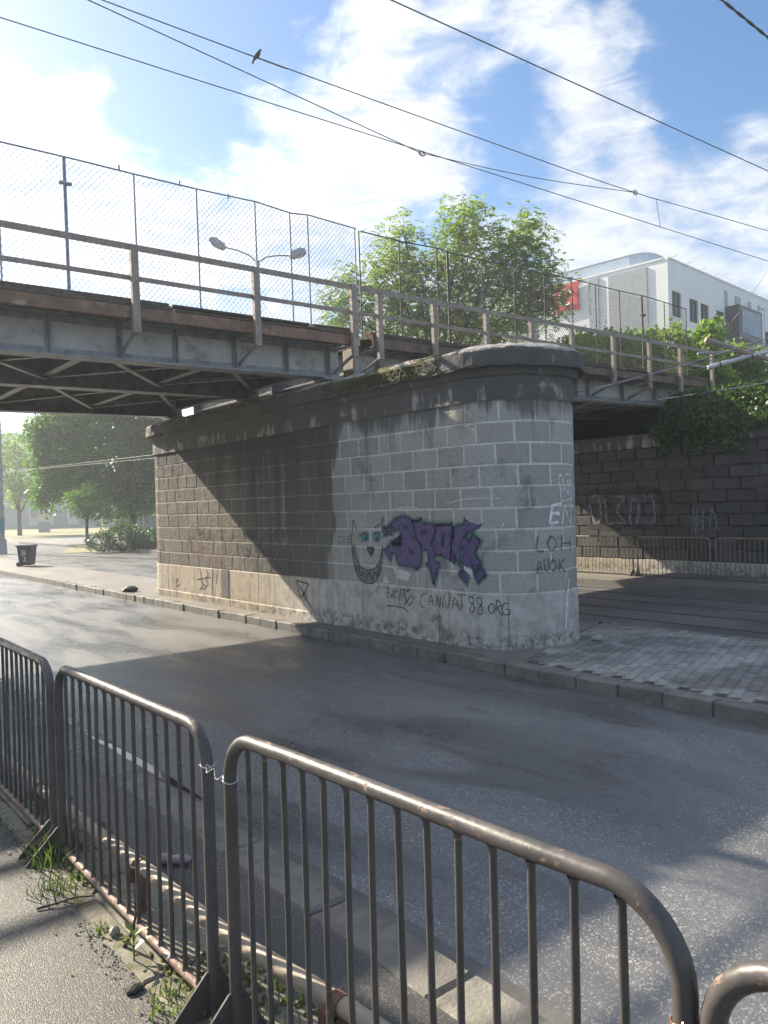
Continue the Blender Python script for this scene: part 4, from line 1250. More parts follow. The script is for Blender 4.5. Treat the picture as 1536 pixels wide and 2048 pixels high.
# ------------------------------------------------------------------ vegetation
UX = np.array([0.769, -0.639, 0.0])       # a horizontal direction across the street corner, used to lay out crowns
UD = np.array([0.639, 0.769, 0.0])
def rand_unit(n):
    v = RNG.normal(size=(n, 3)); return v / np.linalg.norm(v, axis=1)[:, None]
def leaf_quads(c, size, flat=0.0, drop=0.0, aspect=0.55, axis=None):
    """leaf shaped quads (4 verts rhombus) at centres c"""
    n = len(c)
    t = rand_unit(n) if axis is None else axis
    t[:, 2] -= drop
    t /= np.linalg.norm(t, axis=1)[:, None]
    q = rand_unit(n); q[:, 2] += flat
    s = np.cross(t, q); s /= np.linalg.norm(s, axis=1)[:, None]
    sz = size * RNG.uniform(0.4, 1.45, size=(n, 1))
    a = c - t * sz * 0.5; b_ = c + s * sz * aspect * 0.5 + t * sz * 0.05
    d = c + t * sz * 0.5; e = c - s * sz * aspect * 0.5 + t * sz * 0.05
    V = np.stack([a, b_, d, e], axis=1).reshape(-1, 3)
    F = np.arange(4 * n).reshape(n, 4)
    return V, F
def lobe_points(center, lobes, n, shell=0.55):
    """points inside ellipsoid lobes (u, z, ru, rz[, depth offset]); denser towards the outside"""
    pts = []
    vol = np.array([l[2] * l[3] for l in lobes]); vol = vol / vol.sum()
    for l, w_ in zip(lobes, vol):
        k = max(4, int(n * w_))
        d = rand_unit(k) * (RNG.uniform(shell ** 3, 1, size=(k, 1)) ** (1 / 3))
        du = l[4] if len(l) > 4 else 0.0
        p = center[None, :] + (l[0] + d[:, :1] * l[2]) * UX + (du + d[:, 1:2] * l[2] * 0.9) * UD
        p[:, 2] = center[2] + l[1] + d[:, 2] * l[3]
        pts.append(p)
    return np.concatenate(pts)
def clumped(center, lobes, nclump, per, spread, shell=0.35):
    c = lobe_points(center, lobes, nclump, shell)
    p = np.repeat(c, per, axis=0) + RNG.normal(size=(len(c) * per, 3)) * spread
    return p, c
def limbs(root, base, top, lobes, r0, mat, n=1):
    """trunk and limbs: base to crown"""
    b = MB()
    p0 = Vector(base); p1 = Vector(top)
    mid = (p0 + p1) / 2 + Vector((random.uniform(-.15, .15), random.uniform(-.15, .15), 0))
    b.tube([p0, mid, p1], [r0, r0 * 0.8, r0 * 0.55], 9)
    tr = b.build('trunk', mat, root)
    b = MB()
    for l in lobes:
        for _ in range(n):
            e = Vector(tuple(np.array(base) + (l[0] + random.uniform(-.3, .3) * l[2]) * UX + random.uniform(-.4, .4) * l[2] * UD)); e.z = base[2] + l[1] + random.uniform(-.1, .5) * l[3]
            st = p0.lerp(p1, random.uniform(0.55, 1.0))
            m1 = st.lerp(e, 0.45) + Vector((0, 0, 0.12 * (e - st).length))
            b.tube([st, m1, e], [r0 * 0.42, r0 * 0.26, r0 * 0.08], 6)
            for _k in range(3):
                e2 = e + Vector((random.uniform(-1, 1), random.uniform(-1, 1), random.uniform(-.3, 1))) * l[2] * 0.6
                b.tube([m1.lerp(e, random.uniform(.3, .9)), e2], [r0 * 0.1, r0 * 0.03], 5)
    b.build('branches', mat, root)
def px_lobes(cx_px, hor, D, base_z, rows):
    k = D / 1540.0
    return [((x - cx_px) * k, 2 + (hor - y) * k - base_z, rx * k, ry * k) + ((dd,) if dd else ()) for x, y, rx, ry, dd in rows]

# feathery tree behind the bridge
tc = np.array([20.9, 21.7, 3.4])
lobes = px_lobes(880, 1008, 30, 3.4, [(938, 448, 58, 50, 0), (950, 510, 85, 60, .5), (812, 478, 42, 42, 0), (800, 540, 70, 60, .5), (1058, 478, 52, 48, 0), (1052, 545, 75, 60, -.4), (705, 590, 42, 62, 0), (690, 625, 40, 45, .6), (880, 590, 100, 75, 0), (1000, 610, 95, 75, .6), (1098, 600, 42, 60, 0), (1110, 585, 24, 34, 0), (770, 640, 95, 55, 0), (950, 670, 150, 60, .6)])
t = empty('locust_tree', tuple(tc), 'feathery light green tree rising behind the bridge railing, in the middle', 'tree')
limbs(t, tuple(tc), tuple(tc + np.array([0.1, 0.1, 3.2])), lobes, 0.2, MAT['bark'], 1)
fc, _ = clumped(tc, lobes, 1750, 4, 0.22, 0.2)
n = len(fc)
ax = rand_unit(n); ax[:, 2] = ax[:, 2] * 0.5 - 0.15; ax /= np.linalg.norm(ax, axis=1)[:, None]
side = np.cross(ax, np.array([0, 0, 1.0])); side /= np.linalg.norm(side, axis=1)[:, None]
LC, LA = [], []
for k in range(6):
    tpos = (k + 0.6) / 6 * 0.40
    for sg in (-1, 1):
        base_ = fc + ax * tpos + np.array([0, 0, -1.0]) * (tpos ** 2) * 0.6
        dr = side * sg * 0.8 + ax * 0.5 + RNG.normal(size=(n, 3)) * 0.15
        dr /= np.linalg.norm(dr, axis=1)[:, None]
        LC.append(base_ + dr * 0.055); LA.append(dr)
V, F = leaf_quads(np.concatenate(LC), 0.125, flat=1.2, aspect=0.48, axis=np.concatenate(LA))
np_mesh('crown', V, F, MAT['leaf_locust'], t)

def leafy_tree(name, label, base, lobes, trunk_top, r0, nclump, per, spread, size, mat, cat='tree', group=None, shell=0.5, drop=0.2, limb_n=1):
    t = empty(name, tuple(base), label, cat, group)
    if trunk_top: limbs(t, tuple(base), tuple(np.array(base) + np.array([0, 0, trunk_top])), lobes, r0, MAT['bark'], limb_n)
    p, _ = clumped(np.array(base, float), lobes, nclump, per, spread, shell)
    p = p[p[:, 2] > base[2] + 0.03]
    V, F = leaf_quads(p, size, flat=1.0, drop=drop, aspect=0.75)
    np_mesh('crown', V, F, mat, t)
    return t
# lime trees on the left beyond the bridge
leafy_tree('lime_tree', 'big dark green leafy tree left of the pier, beyond the bridge', (19.5, 49.0, 0),
           px_lobes(215, 1030, 52, 0, [(150, 850, 85, 45, 0), (75, 895, 58, 62, 0), (60, 950, 42, 50, 0), (45, 1000, 26, 22, 0), (45, 880, 32, 45, 0), (270, 880, 30, 60, 0), (235, 880, 55, 70, 0), (165, 935, 100, 70, 0), (235, 970, 55, 60, .5), (185, 1000, 75, 45, 0), (100, 960, 55, 45, 0), (90, 840, 45, 30, 0), (200, 800, 90, 60, 0), (268, 950, 25, 40, 0)]),
           3.0, 0.3, 1900, 34, 0.28, 0.20, MAT['leaf_lime'], shell=0.15)
leafy_tree('young_tree', 'thin young tree with dark leaning trunk beside the hedge', (15.6, 46.3, 0),
           px_lobes(165, 1029, 46, 0, [(168, 1000, 32, 34, 0), (140, 1010, 22, 22, 0)]), 2.2, 0.11, 90, 22, 0.2, 0.14, MAT['leaf_lime'])
leafy_tree('lime_tree', 'lighter green tree at the far left edge behind the pole', (21.5, 84, 0),
           px_lobes(15, 1031, 80, 0, [(15, 945, 38, 60, 0), (45, 985, 34, 22, 0), (5, 985, 30, 26, 0), (-20, 920, 50, 60, 0)]), 3.4, 0.25, 260, 22, 0.4, 0.26, MAT['leaf_bush'])
leafy_tree('hedge_shrub', 'low wide dark green shrub beside the left end of the pier', (15.0, 39.2, 0),
           px_lobes(228, 1029, 40, 0, [(185, 1088, 28, 22, 0), (230, 1078, 42, 28, 0), (270, 1082, 35, 26, 0), (245, 1088, 50, 22, 0.8)]), None, 0.05, 420, 20, 0.10, 0.10, MAT['leaf_shrub'], 'shrub', shell=0.6)
leafy_tree('ivy_bush', 'small leafy bush between the two left trunks above the hedge', (18.2, 46.5, 0),
           px_lobes(205, 1029, 48, 0, [(197, 1058, 16, 14, 0)]), None, 0.05, 60, 16, 0.12, 0.10, MAT['leaf_bush'], 'shrub')
# bushes on the embankment behind the right railing
bl = [(1165, 705, 40, 38, 27, 'bush'), (1225, 706, 48, 40, 28, 'bush'), (1290, 702, 42, 44, 29, 'bush'), (1352, 700, 50, 48, 30, 'bush'), (1428, 695, 34, 62, 31, 'bush'), (1480, 728, 55, 34, 29, 'bush'), (1400, 745, 58, 28, 26, 'bush')]
lab = ['lime green bush behind the right railing, next to the pier top', 'round lime green bush behind the railing below the grey wall panel', 'lime green bush behind the railing below the building corner', 'tall wide lime green bush behind the railing below the row of windows', 'tallest pointed lime green bush before the dark bay window', 'spreading green bush at the right edge above the ivy wall', 'low green bush by the right end of the railing']
for (x, y, rx, ry, D, _), l in zip(bl, lab):
    k = D / 1540
    off = (x - 768) * k
    hx = 0.639 * D + 0.769 * off; hy = 0.769 * D - 0.639 * off
    zc = 2 + (1012 - 0.028 * (x - 768) - y) * k
    bz = emb(hx, hy)[2]
    leafy_tree('bush', l, (hx, hy, bz), [(0, zc - bz, rx * k, ry * k), (rx * k * .4, zc - bz - ry * k * .6, rx * k * .9, ry * k * .7), (-rx * k * .4, zc - bz - ry * k * .6, rx * k * .9, ry * k * .7)],
               max(0.3, (zc - bz) * 0.5), 0.03, 260, 24, 0.11, 0.15, MAT['leaf_bush'], 'bush', 'bushes on the embankment', shell=0.4)
# ivy over the abutment coping
iv = empty('ivy', (17.9, 7.5, 3.6), 'dark green ivy hanging over the abutment wall at the right edge', 'ivy')
ip = []
strand = [(random.uniform(8.3, 10.5), random.uniform(0.2, 0.95) * (1.0 if random.random() < 0.5 else 0.5)) for _ in range(24)] + [(random.uniform(2.5, 8.3), random.uniform(0.0, 0.3)) for _ in range(30)]
for _ in range(17000):
    if random.random() < 0.62:
        y = random.uniform(2.5, 10.5); z = random.triangular(3.55, 4.78, 4.4)
    else:
        y, l_ = random.choice(strand)
        q = random.random()
        z = 3.9 - q * (l_ + 0.2); y += random.gauss(0, 0.05 + 0.10 * (1 - q))
    x = 17.62 - 0.10 * random.random() if z < 3.68 else 17.6 + (z - 3.68) * 0.75 + random.uniform(-.12, .12)
    ip.append((x, y, z))
ip = np.array(ip)
V, F = leaf_quads(ip, 0.095, flat=0.2, drop=0.6, aspect=0.85)
np_mesh('leaves', V, F, MAT['leaf_ivy'], iv)
b = MB()
for k in range(26):
    y = random.uniform(3.2, 10.2)
    b.tube([(18.2, y + random.uniform(-.2, .2), 4.6), (17.75, y, 4.0), (17.63, y + random.uniform(-.1, .1), 3.6), (17.64, y + random.uniform(-.15, .15), 3.3)], 0.008, 5)
b.build('stems', MAT['bark'], iv, kind='stuff')
ug = []
for _ in range(5000):
    x = random.uniform(18.6, 24); y = random.uniform(2, 10.2)
    ug.append((x, y, emb(x, y)[2] + random.uniform(0, .3)))
V, F = leaf_quads(np.array(ug), 0.13, flat=0.2, drop=-0.6, aspect=0.4)
o = np_mesh('ground_cover', V, F, MAT['leaf_bush'], kind='stuff')
tag(o, 'weedy ground cover on top of the embankment', 'weeds')

# ------------------------------------------------------------------ modern white building, right
def frame_obj(P, e, n):
    """map (u, d, z): u along e, d along outward normal n"""
    P = np.array(P); e = np.array(e); n = np.array(n)
    return lambda v: tuple(P + e * v[0] + n * v[1] + np.array([0, 0, v[2]]))
MAT['white_wall'] = simple('white_render', (0.80, 0.81, 0.80), (0.76, 0.77, 0.765), 0.75, 0.6, bstr=0.05)
MAT['grey_panel'] = simple('grey_mesh_panel', (0.36, 0.38, 0.40), (0.31, 0.33, 0.35), 0.5, 3, bstr=0.2, bscale=60)
MAT['dark_frame'] = simple('dark_frame', (0.045, 0.05, 0.058), rough=0.4, bstr=0)
def glass_mat(name, tint=(0.05, 0.065, 0.08)):
    a = new_mat(name)
    a.put(a.p.inputs['Base Color'], a.mix(a.rng(a.noise(a.pos, 0.7, 2), 0.4, 0.6), tint, tuple(v * 1.8 for v in tint)))
    a.p.inputs['Roughness'].default_value = 0.05
    a.p.inputs['Specular IOR Level'].default_value = 1.0
    return a.m
MAT['glass'] = glass_mat('window_glass')
bd = empty('office_building', (51.2, 29.2, 0), 'modern white building with grey mesh panels and dark framed windows, upper right', 'building')
P0 = (51.18, 29.17, 0)
E1 = (math.sin(R(86)), math.cos(R(86)), 0); N1 = (math.cos(R(86)), -math.sin(R(86)), 0)
E2 = (-math.sin(R(5.7)), math.cos(R(5.7)), 0); N2 = (-math.cos(R(5.7)), -math.sin(R(5.7)), 0)
f1, f2 = frame_obj(P0, E1, N1), frame_obj(P0, E2, N2)
def wall_open(name, f, u0, u1, z0, z1, openings, mat, depth=0.28):
    us = sorted({u0, u1} | {o[0] for o in openings} | {o[1] for o in openings})
    zs = sorted({z0, z1} | {o[2] for o in openings} | {o[3] for o in openings})
    b = MB()
    for i in range(len(us) - 1):
        for j in range(len(zs) - 1):
            cu, cz = (us[i] + us[i + 1]) / 2, (zs[j] + zs[j + 1]) / 2
            if any(o[0] < cu < o[1] and o[2] < cz < o[3] for o in openings): continue
            b.add([(us[i], 0, zs[j]), (us[i + 1], 0, zs[j]), (us[i + 1], 0, zs[j + 1]), (us[i], 0, zs[j + 1])], [(0, 1, 2, 3)])
    for o in openings:
        a0, a1, c0, c1 = o
        for (p, q) in (((a0, c0), (a0, c1)), ((a1, c1), (a1, c0)), ((a0, c1), (a1, c1)), ((a1, c0), (a0, c0))):
            b.add([(p[0], 0, p[1]), (q[0], 0, q[1]), (q[0], -depth, q[1]), (p[0], -depth, p[1])], [(0, 1, 2, 3)])
    return b.build(name, mat, bd, f)
ops = [(0.55, 2.03, 15.1, 16.95), (3.36, 4.84, 15.1, 16.85), (5.26, 6.75, 15.05, 16.8), (8.1, 9.6, 14.9, 16.7), (16.1, 16.4, 14.7, 16.5), (18.2, 19.8, 14.7, 16.4), (0.53, 0.9, 13.8, 14.3), (3.4, 4.8, 11.3, 13.0), (8.1, 9.6, 11.3, 13.0), (12.5, 14, 11.3, 13.0), (22, 23.6, 14.7, 16.4), (26, 27.6, 14.7, 16.4)]
wall_open('wall', f1, 0, 45, 0, 19.1, ops, MAT['white_wall'])
wall_open('wall', f2, 0, 34, 0, 19.1, [], MAT['white_wall'])
for a0, a1, c0, c1 in ops:
    b = MB()
    for (x0, x1, z0, z1) in ((a0, a0 + .07, c0, c1), (a1 - .07, a1, c0, c1), (a0 + .07, a1 - .07, c0, c0 + .07), (a0 + .07, a1 - .07, c1 - .07, c1)):
        b.box(x0, x1, -0.22, -0.12, z0, z1)
    if a1 - a0 > 1: b.box((a0 + a1) / 2 - .03, (a0 + a1) / 2 + .03, -0.22, -0.13, c0 + .07, c1 - .07)
    wf_ = b.build('window', MAT['dark_frame'], bd, f1)
    b = MB(); b.box(a0, a1, -0.26, -0.221, c0, c1); b.build('pane', MAT['glass'], wf_, f1)
# bay window box
b = MB(); b.box(9.75, 14.5, 0.0, 1.1, 14.6, 17.2); bay = b.build('bay_window', MAT['dark_frame'], bd, f1)
b = MB(); b.box(10.2, 14.1, 1.101, 1.14, 15.0, 16.9); b.build('pane', MAT['glass'], bay, f1)
b = MB(); b.box(14.5, 15.2, 0.0, 1.0, 14.9, 17.5); b.build('bay_side', MAT['white_wall'], bd, f1)
for u0, u1, z0, z1 in ((9.7, 10.15, 17.3, 18.5), (11.7, 12.75, 17.3, 18.4), (14.4, 15.0, 17.55, 18.35), (16.6, 17.0, 14.8, 18.4), (17.3, 18.0, 14.8, 18.3), (20.4, 21.2, 14.5, 18.4), (24.5, 25.2, 14.5, 18.4)):
    b = MB(); b.box(u0, u1, 0.002, 0.07, z0, z1); b.build('mesh_panel', MAT['grey_panel'], bd, f1)
for u0, u1, z0, z1 in ((1.55, 4.6, 12.0, 18.85), (5.45, 6.25, 12.0, 18.95), (11.5, 13.5, 12, 18.9)):
    b = MB(); b.box(u0, u1, 0.002, 0.09, z0, z1); b.build('mesh_panel', MAT['grey_panel'], bd, f2)
b = MB(); b.poly([(0, 0, 19.1), (45, 0, 19.1), (45, -34, 19.1), (0, -34, 19.1)], (0, 0, 0.02)); b.box(0, 45, -0.35, 0.06, 19.121, 19.25); b.build('roof', MAT['white_wall'], bd, f1)
b = MB(); b.box(0.4, 34, -0.35, 0.06, 19.122, 19.25); b.build('parapet', MAT['white_wall'], bd, f2)
for k in range(9):
    u = 0.4 + k * 2.35
    b = MB(); b.box(u, u + 0.08, 0.0, 0.5, 19.26, 19.33); b.build('roof_outrigger', MAT['white_wall'], bd, f1)
# glazed roof terrace with rounded end
MAT['terrace_glass'] = simple('terrace_glass', (0.42, 0.50, 0.58), (0.36, 0.44, 0.52), 0.15, 1, bstr=0)
b = MB()
path = [(20, -0.6), (3.2, -0.6), (2.4, -0.8), (1.9, -1.3), (1.7, -2.1), (1.7, -6)]
vs, fs = [], []
for i, (u, d) in enumerate(path):
    vs += [(u, d, 19.35), (u, d, 20.25)]
    if i: fs.append((2 * i - 2, 2 * i, 2 * i + 1, 2 * i - 1))
b.add(vs, fs); b.build('terrace_glass', MAT['terrace_glass'], bd, f2)
b = MB(); b.tube([(u, d, 20.26) for u, d in path], 0.03, 5); b.build('terrace_rail', MAT['lamp_grey'], bd, f2)
for k in range(6):
    b = MB(); b.box(3.4 + k * 1.9, 3.46 + k * 1.9, -0.68, -0.61, 19.3, 20.24); b.build('terrace_post', MAT['lamp_grey'], bd, f2)
MAT['red'] = simple('red_sign', (0.70, 0.03, 0.05), (0.64, 0.025, 0.045), 0.5, 2, bstr=0)
sgn = empty('wall_sign', f2((8.2, 0.2, 16.9)), 'red concave-sided logo sign on the white building beside the tree', 'sign')
pts = []
for k in range(9):
    q = k / 8
    pts.append((7.02 + 0.16 * math.sin(math.pi * q), 0.101, 16.85 + 2.25 * q))
for k in range(9):
    q = k / 8
    pts.append((7.02 + 2.3 * q, 0.101, 19.1 - 0.14 * math.sin(math.pi * q)))
for k in range(9):
    q = k / 8
    pts.append((9.32 - 0.16 * math.sin(math.pi * q), 0.101, 19.1 - 2.25 * q))
for k in range(1, 8):
    q = k / 8
    pts.append((9.32 - 2.3 * q, 0.101, 16.85 + 0.14 * math.sin(math.pi * q)))
b = MB(); b.poly(pts, (0, 0.12, 0)); b.build('sign_board', MAT['red'], sgn, f2)
b = MB()
arc = [(8.17 + 0.62 * math.cos(t_), 0.235, 17.95 + 0.62 * math.sin(t_)) for t_ in np.linspace(-2.3, 2.6, 18)]
b.tube(arc, 0.09, 6)
b.build('sign_mark', MAT['white_wall'], sgn, f2)

# ------------------------------------------------------------------ background left
def at(x, D, hor_off=0):
    off = (x - 768) * D / 1540
    return np.array([0.639 * D + 0.769 * off, 0.769 * D - 0.639 * off, 0.0])
FE = tuple(UX); FN = tuple(-UD)
MAT['grey_wall'] = simple('blue_grey_wall', (0.27, 0.29, 0.33), (0.23, 0.25, 0.29), 0.7, 0.5, bstr=0.05)
MAT['pale_wall'] = simple('pale_facade', (0.50, 0.50, 0.50), (0.45, 0.45, 0.46), 0.8, 0.4, bstr=0.05)
sh = empty('station_building', tuple(at(80, 118)), 'low blue-grey building with white framed doors behind the price totem', 'building')
f3 = frame_obj(at(80, 118), FE, FN)
b = MB(); b.box(-16, 18, -10, 0, 0, 4.3); b.build('wall', MAT['grey_wall'], sh, f3)
b = MB(); b.box(-5.5, 4.5, -8, 0.3, 4.301, 7.6); b.build('upper_storey', MAT['grey_wall'], sh, f3)
b = MB(); b.box(-16.3, 18.3, 0.0, 0.5, 4.302, 4.55); b.build('canopy', MAT['pale_wall'], sh, f3)
for u, wd in ((-0.9, 1.7), (1.2, 1.7), (5.0, 1.6)):
    b = MB(); b.box(u - wd / 2, u + wd / 2, 0.002, 0.12, 0.5, 3.4); d_ = b.build('door', MAT['pale_wall'], sh, f3)
    b = MB(); b.box(u - wd * .32, u + wd * .32, 0.121, 0.15, 1.7, 3.1); b.build('pane', MAT['glass'], d_, f3)
b = MB(); b.box(-7.2, -5.4, 0.002, 0.1, 0.6, 3.6); d_ = b.build('window', MAT['dark_frame'], sh, f3)
b = MB(); b.box(-7.0, -5.6, 0.101, 0.13, 0.8, 3.4); b.build('pane', MAT['glass'], d_, f3)
for z in (5.2, 6.2):
    b = MB(); b.box(-5.5, 4.5, 0.301, 0.36, z, z + 0.1); b.build('window_band', MAT['pale_wall'], sh, f3)
b = MB(); b.box(-0.35, -0.2, 0.301, 0.4, 4.6, 9.2); b.build('mast', MAT['pale_wall'], sh, f3)
def block_house(name, label, x, D, u0, u1, h, rows, cols):
    p = at(x, D); o = empty(name, tuple(p), label, 'building'); f = frame_obj(p, FE, FN)
    b = MB(); b.box(u0, u1, -12, 0, 0, h); b.build('wall', MAT['pale_wall'], o, f)
    b = MB(); b.box(u0 - .3, u1 + .3, -12.3, .3, h + .001, h + .4); b.build('roof', MAT['grey_wall'], o, f)
    for r_ in range(rows):
        for c in range(cols):
            u = u0 + (c + .5) * (u1 - u0) / cols; z = 1.2 + r_ * (h - 1) / rows
            b = MB(); b.box(u - .8, u + .8, 0.002, .08, z, z + 1.5); w_ = b.build('window', MAT['pale_wall'], o, f)
            b = MB(); b.box(u - .68, u + .68, 0.081, .1, z + .1, z + 1.4); b.build('pane', MAT['glass'], w_, f)
block_house('apartment_block', 'pale apartment block at the far left behind the pole', 10, 170, -14, 3.0, 20, 6, 5)
block_house('apartment_block', 'pale block glimpsed between the big left tree and the pier', 280, 135, -2.2, 9, 13.5, 4, 4)

# price totem
tt = empty('price_totem', (26.9, 94.6, 0), 'white price totem with red top panel and two price displays, far left', 'sign')
f4 = frame_obj((26.9, 94.6, 0), FE, FN)
MAT['cream'] = simple('cream_panel', (0.60, 0.56, 0.46), (0.55, 0.51, 0.42), 0.5, 2, bstr=0)
MAT['orange_red'] = simple('orange_red_panel', (0.60, 0.10, 0.04), (0.55, 0.16, 0.04), 0.45, 3, bstr=0)
MAT['screen'] = simple('display_dark', (0.05, 0.06, 0.09), rough=0.3, bstr=0)
MAT['digit'] = simple('display_digit', (0.85, 0.88, 0.92), rough=0.5, bstr=0)
b = MB(); b.box(-0.6, 0.6, -0.15, 0.15, 1.25, 3.7); b.build('body', MAT['cream'], tt, f4)
b = MB(); b.box(-0.62, 0.62, -0.17, 0.17, 0.0, 1.249); b.build('base', MAT['grey_wall'], tt, f4)
b = MB(); b.box(-0.6, 0.6, -0.16, 0.16, 3.701, 4.75); b.build('top_panel', MAT['orange_red'], tt, f4)
SEG = {'7': [((0, 2), (1, 2)), ((1, 2), (.5, 0))], '5': [((1, 2), (0, 2)), ((0, 2), (0, 1.1)), ((0, 1.1), (1, 1.1)), ((1, 1.1), (1, 0)), ((1, 0), (0, 0))], '6': [((1, 2), (0, 2)), ((0, 2), (0, 0)), ((0, 0), (1, 0)), ((1, 0), (1, 1)), ((1, 1), (0, 1))]}
for zc, tx in ((3.15, '75'), (2.5, '65')):
    b = MB(); b.box(-0.32, 0.48, 0.151, 0.18, zc - 0.25, zc + 0.25); s_ = b.build('price_display', MAT['screen'], tt, f4)
    b = MB()
    for k, ch in enumerate(tx):
        for (p, q) in SEG[ch]:
            b.bar((0.02 + k * 0.23 + p[0] * 0.15, 0.187, zc - 0.18 + p[1] * 0.18), (0.02 + k * 0.23 + q[0] * 0.15, 0.187, zc - 0.18 + q[1] * 0.18), 0.055, 0.012, up=(0, 1, 0))
    b.build('digits', MAT['digit'], s_, f4)

# panel fence and small box behind the hedge
pf = empty('panel_fence', tuple(at(270, 60)), 'grey panel fence behind the hedge, left of the pier', 'fence')
f5 = frame_obj(at(270, 60), FE, FN)
for k in range(8):
    b = MB(); b.box(-1.3 + k * 0.5, -0.83 + k * 0.5, -0.03, 0.0, 0.1, 2.15); b.build('fence_panel', MAT['grey_wall'], pf, f5)
for k in range(3):
    b = MB(); b.box(-1.1 + k * 1.7, -1.0 + k * 1.7, 0.001, 0.08, 0, 2.3); b.build('post', MAT['pale_wall'], pf, f5)
b = MB(); b.box(-1.3, 2.7, 0.001, 0.04, 2.16, 2.22); b.build('top_rail', MAT['pale_wall'], pf, f5)
ub = empty('utility_box', tuple(at(243, 58)), 'small pale yellow utility box on a post behind the hedge', 'box')
f6 = frame_obj(at(243, 58), FE, FN)
b = MB(); b.bbox(-0.22, 0.22, -0.15, 0.15, 1.55, 2.25, 0.02); b.build('cabinet', simple('yellow_box', (0.42, 0.33, 0.14), rough=0.6), ub, f6)
b = MB(); b.box(-0.04, 0.04, -0.04, 0.04, 0, 1.549); b.build('post', MAT['lamp_grey'], ub, f6)

# pole at the left edge
pl = empty('catenary_pole', (10.5, 44.6, 0), 'dark steel overhead line pole at the left edge with teal graffiti at its foot', 'pole')
b = MB(); b.tube([(10.5, 44.6, 0.0), (10.5, 44.6, 9.0)], [0.17, 0.13], 12); b.build('shaft', MAT['steel'], pl)
b = MB(); b.tube([(10.5, 44.6, 0.0), (10.5, 44.6, 0.8)], [0.27, 0.24], 12); b.build('base_sleeve', MAT['steel'], pl)
b = MB(); b.tube([(10.5, 44.6, 1.1), (10.5, 44.6, 1.9)], [0.168, 0.166], 12, cap=False); b.build('teal_paint', MAT['p_cyan'], pl)

# double-headed street lamp beyond the bridge
la = empty('street_lamp', (12.51, 20.9, 0), 'double-headed grey street lamp rising behind the bridge railing', 'street lamp')
b = MB(); b.tube([(12.51, 20.9, 0), (12.51, 20.9, 5), (12.51, 20.9, 9.75)], [0.10, 0.085, 0.06], 10); b.build('pole', MAT['lamp_grey'], la)
for sgn_, (hx, hy, hz) in ((-1, (11.72, 21.55, 10.2)), (1, (13.30, 20.24, 9.88))):
    b = MB()
    c0 = Vector((12.51, 20.9, 9.55)); hd = Vector((hx, hy, hz))
    b.tube([c0, c0.lerp(hd, 0.06) + Vector((0, 0, 0.16)), c0.lerp(hd, 0.25) + Vector((0, 0, 0.22)), c0.lerp(hd, 0.6) + Vector((0, 0, 0.15)), hd], [0.024] * 5, 7)
    arm = b.build('arm', MAT['lamp_grey'], la)
    d = (hd - c0); d.normalize()
    s = d.cross(Vector((0, 0, 1))).normalized(); u = s.cross(d)
    vs = []
    for t_, wd, hh, lo in ((-0.05, 0.05, 0.04, 0.04), (0.04, 0.12, 0.10, 0.10), (0.36, 0.135, 0.12, 0.13), (0.50, 0.10, 0.05, 0.08)):
        for a_, z_ in ((-1, -lo), (1, -lo), (1, 0.25 * hh), (0.6, hh), (-0.6, hh), (-1, 0.25 * hh)):
            vs.append(hd + d * t_ + s * (a_ * wd) + u * z_)
    fs = [tuple(range(5, -1, -1)), tuple(range(18, 24))]
    for r_ in range(3):
        for k in range(6):
            fs.append((r_ * 6 + k, r_ * 6 + (k + 1) % 6, r_ * 6 + 6 + (k + 1) % 6, r_ * 6 + 6 + k))
    b = MB(); b.add(vs, fs); hm = b.build('lamp_head', MAT['lamp_grey'], la)
    b = MB(); b.add([hd + d * 0.1 + s * -.10 - u * .122, hd + d * 0.1 + s * .10 - u * .122, hd + d * 0.38 + s * .11 - u * .142, hd + d * 0.38 + s * -.11 - u * .142], [(0, 1, 2, 3)]); b.build('diffuser', MAT['digit'], hm)

# wheelie bin
bn = empty('wheelie_bin', (8.06, 30.6, 0.135), 'dark wheelie bin with pale painted letters on the far median', 'bin')
f7 = frame_obj((8.06, 30.6, 0.135), FE, FN)
b = MB()
vs = []
for z, wd, dp in ((0.04, 0.19, 0.22), (0.72, 0.245, 0.28)):
    vs += [(-wd, -dp, z), (wd, -dp, z), (wd, dp, z), (-wd, dp, z)]
b.add(vs, [(3, 2, 1, 0), (4, 5, 6, 7), (0, 1, 5, 4), (1, 2, 6, 5), (2, 3, 7, 6), (3, 0, 4, 7)]); b.build('body', MAT['black'], bn, f7)
b = MB(); b.bbox(-0.275, 0.275, -0.33, 0.31, 0.721, 0.79, 0.025); b.bbox(-0.36, -0.276, -0.2, 0.2, 0.74, 0.775, 0.01); b.build('lid', MAT['black'], bn, f7)
for u in (-0.23,):
    b = MB(); b.tube([(-0.30, -0.02, 0.085), (-0.19, -0.02, 0.085)], 0.085, 14); b.build('wheel', MAT['black'], bn, f7)
    b = MB(); b.tube([(-0.30, 0.16, 0.085), (-0.19, 0.16, 0.085)], 0.085, 14); b.build('wheel', MAT['black'], bn, f7)
b = MB()
def binpt(u, z): return (u, 0.2203 + (z - 0.04) * 0.0885 + 0.004, z)
for ln_ in ([(-.06, .40), (-.05, .60), (.04, .59), (.05, .53), (-.03, .50), (.06, .46), (.05, .41), (-.06, .40)], [(-.02, .33), (.06, .33), (-.03, .19), (.07, .20)]):
    for p, q in zip(ln_[:-1], ln_[1:]):
        b.bar(binpt(*p), binpt(*q), 0.018, 0.004, up=(0, 1, 0))
b.build('painted_letters', MAT['p_white'], bn, f7)

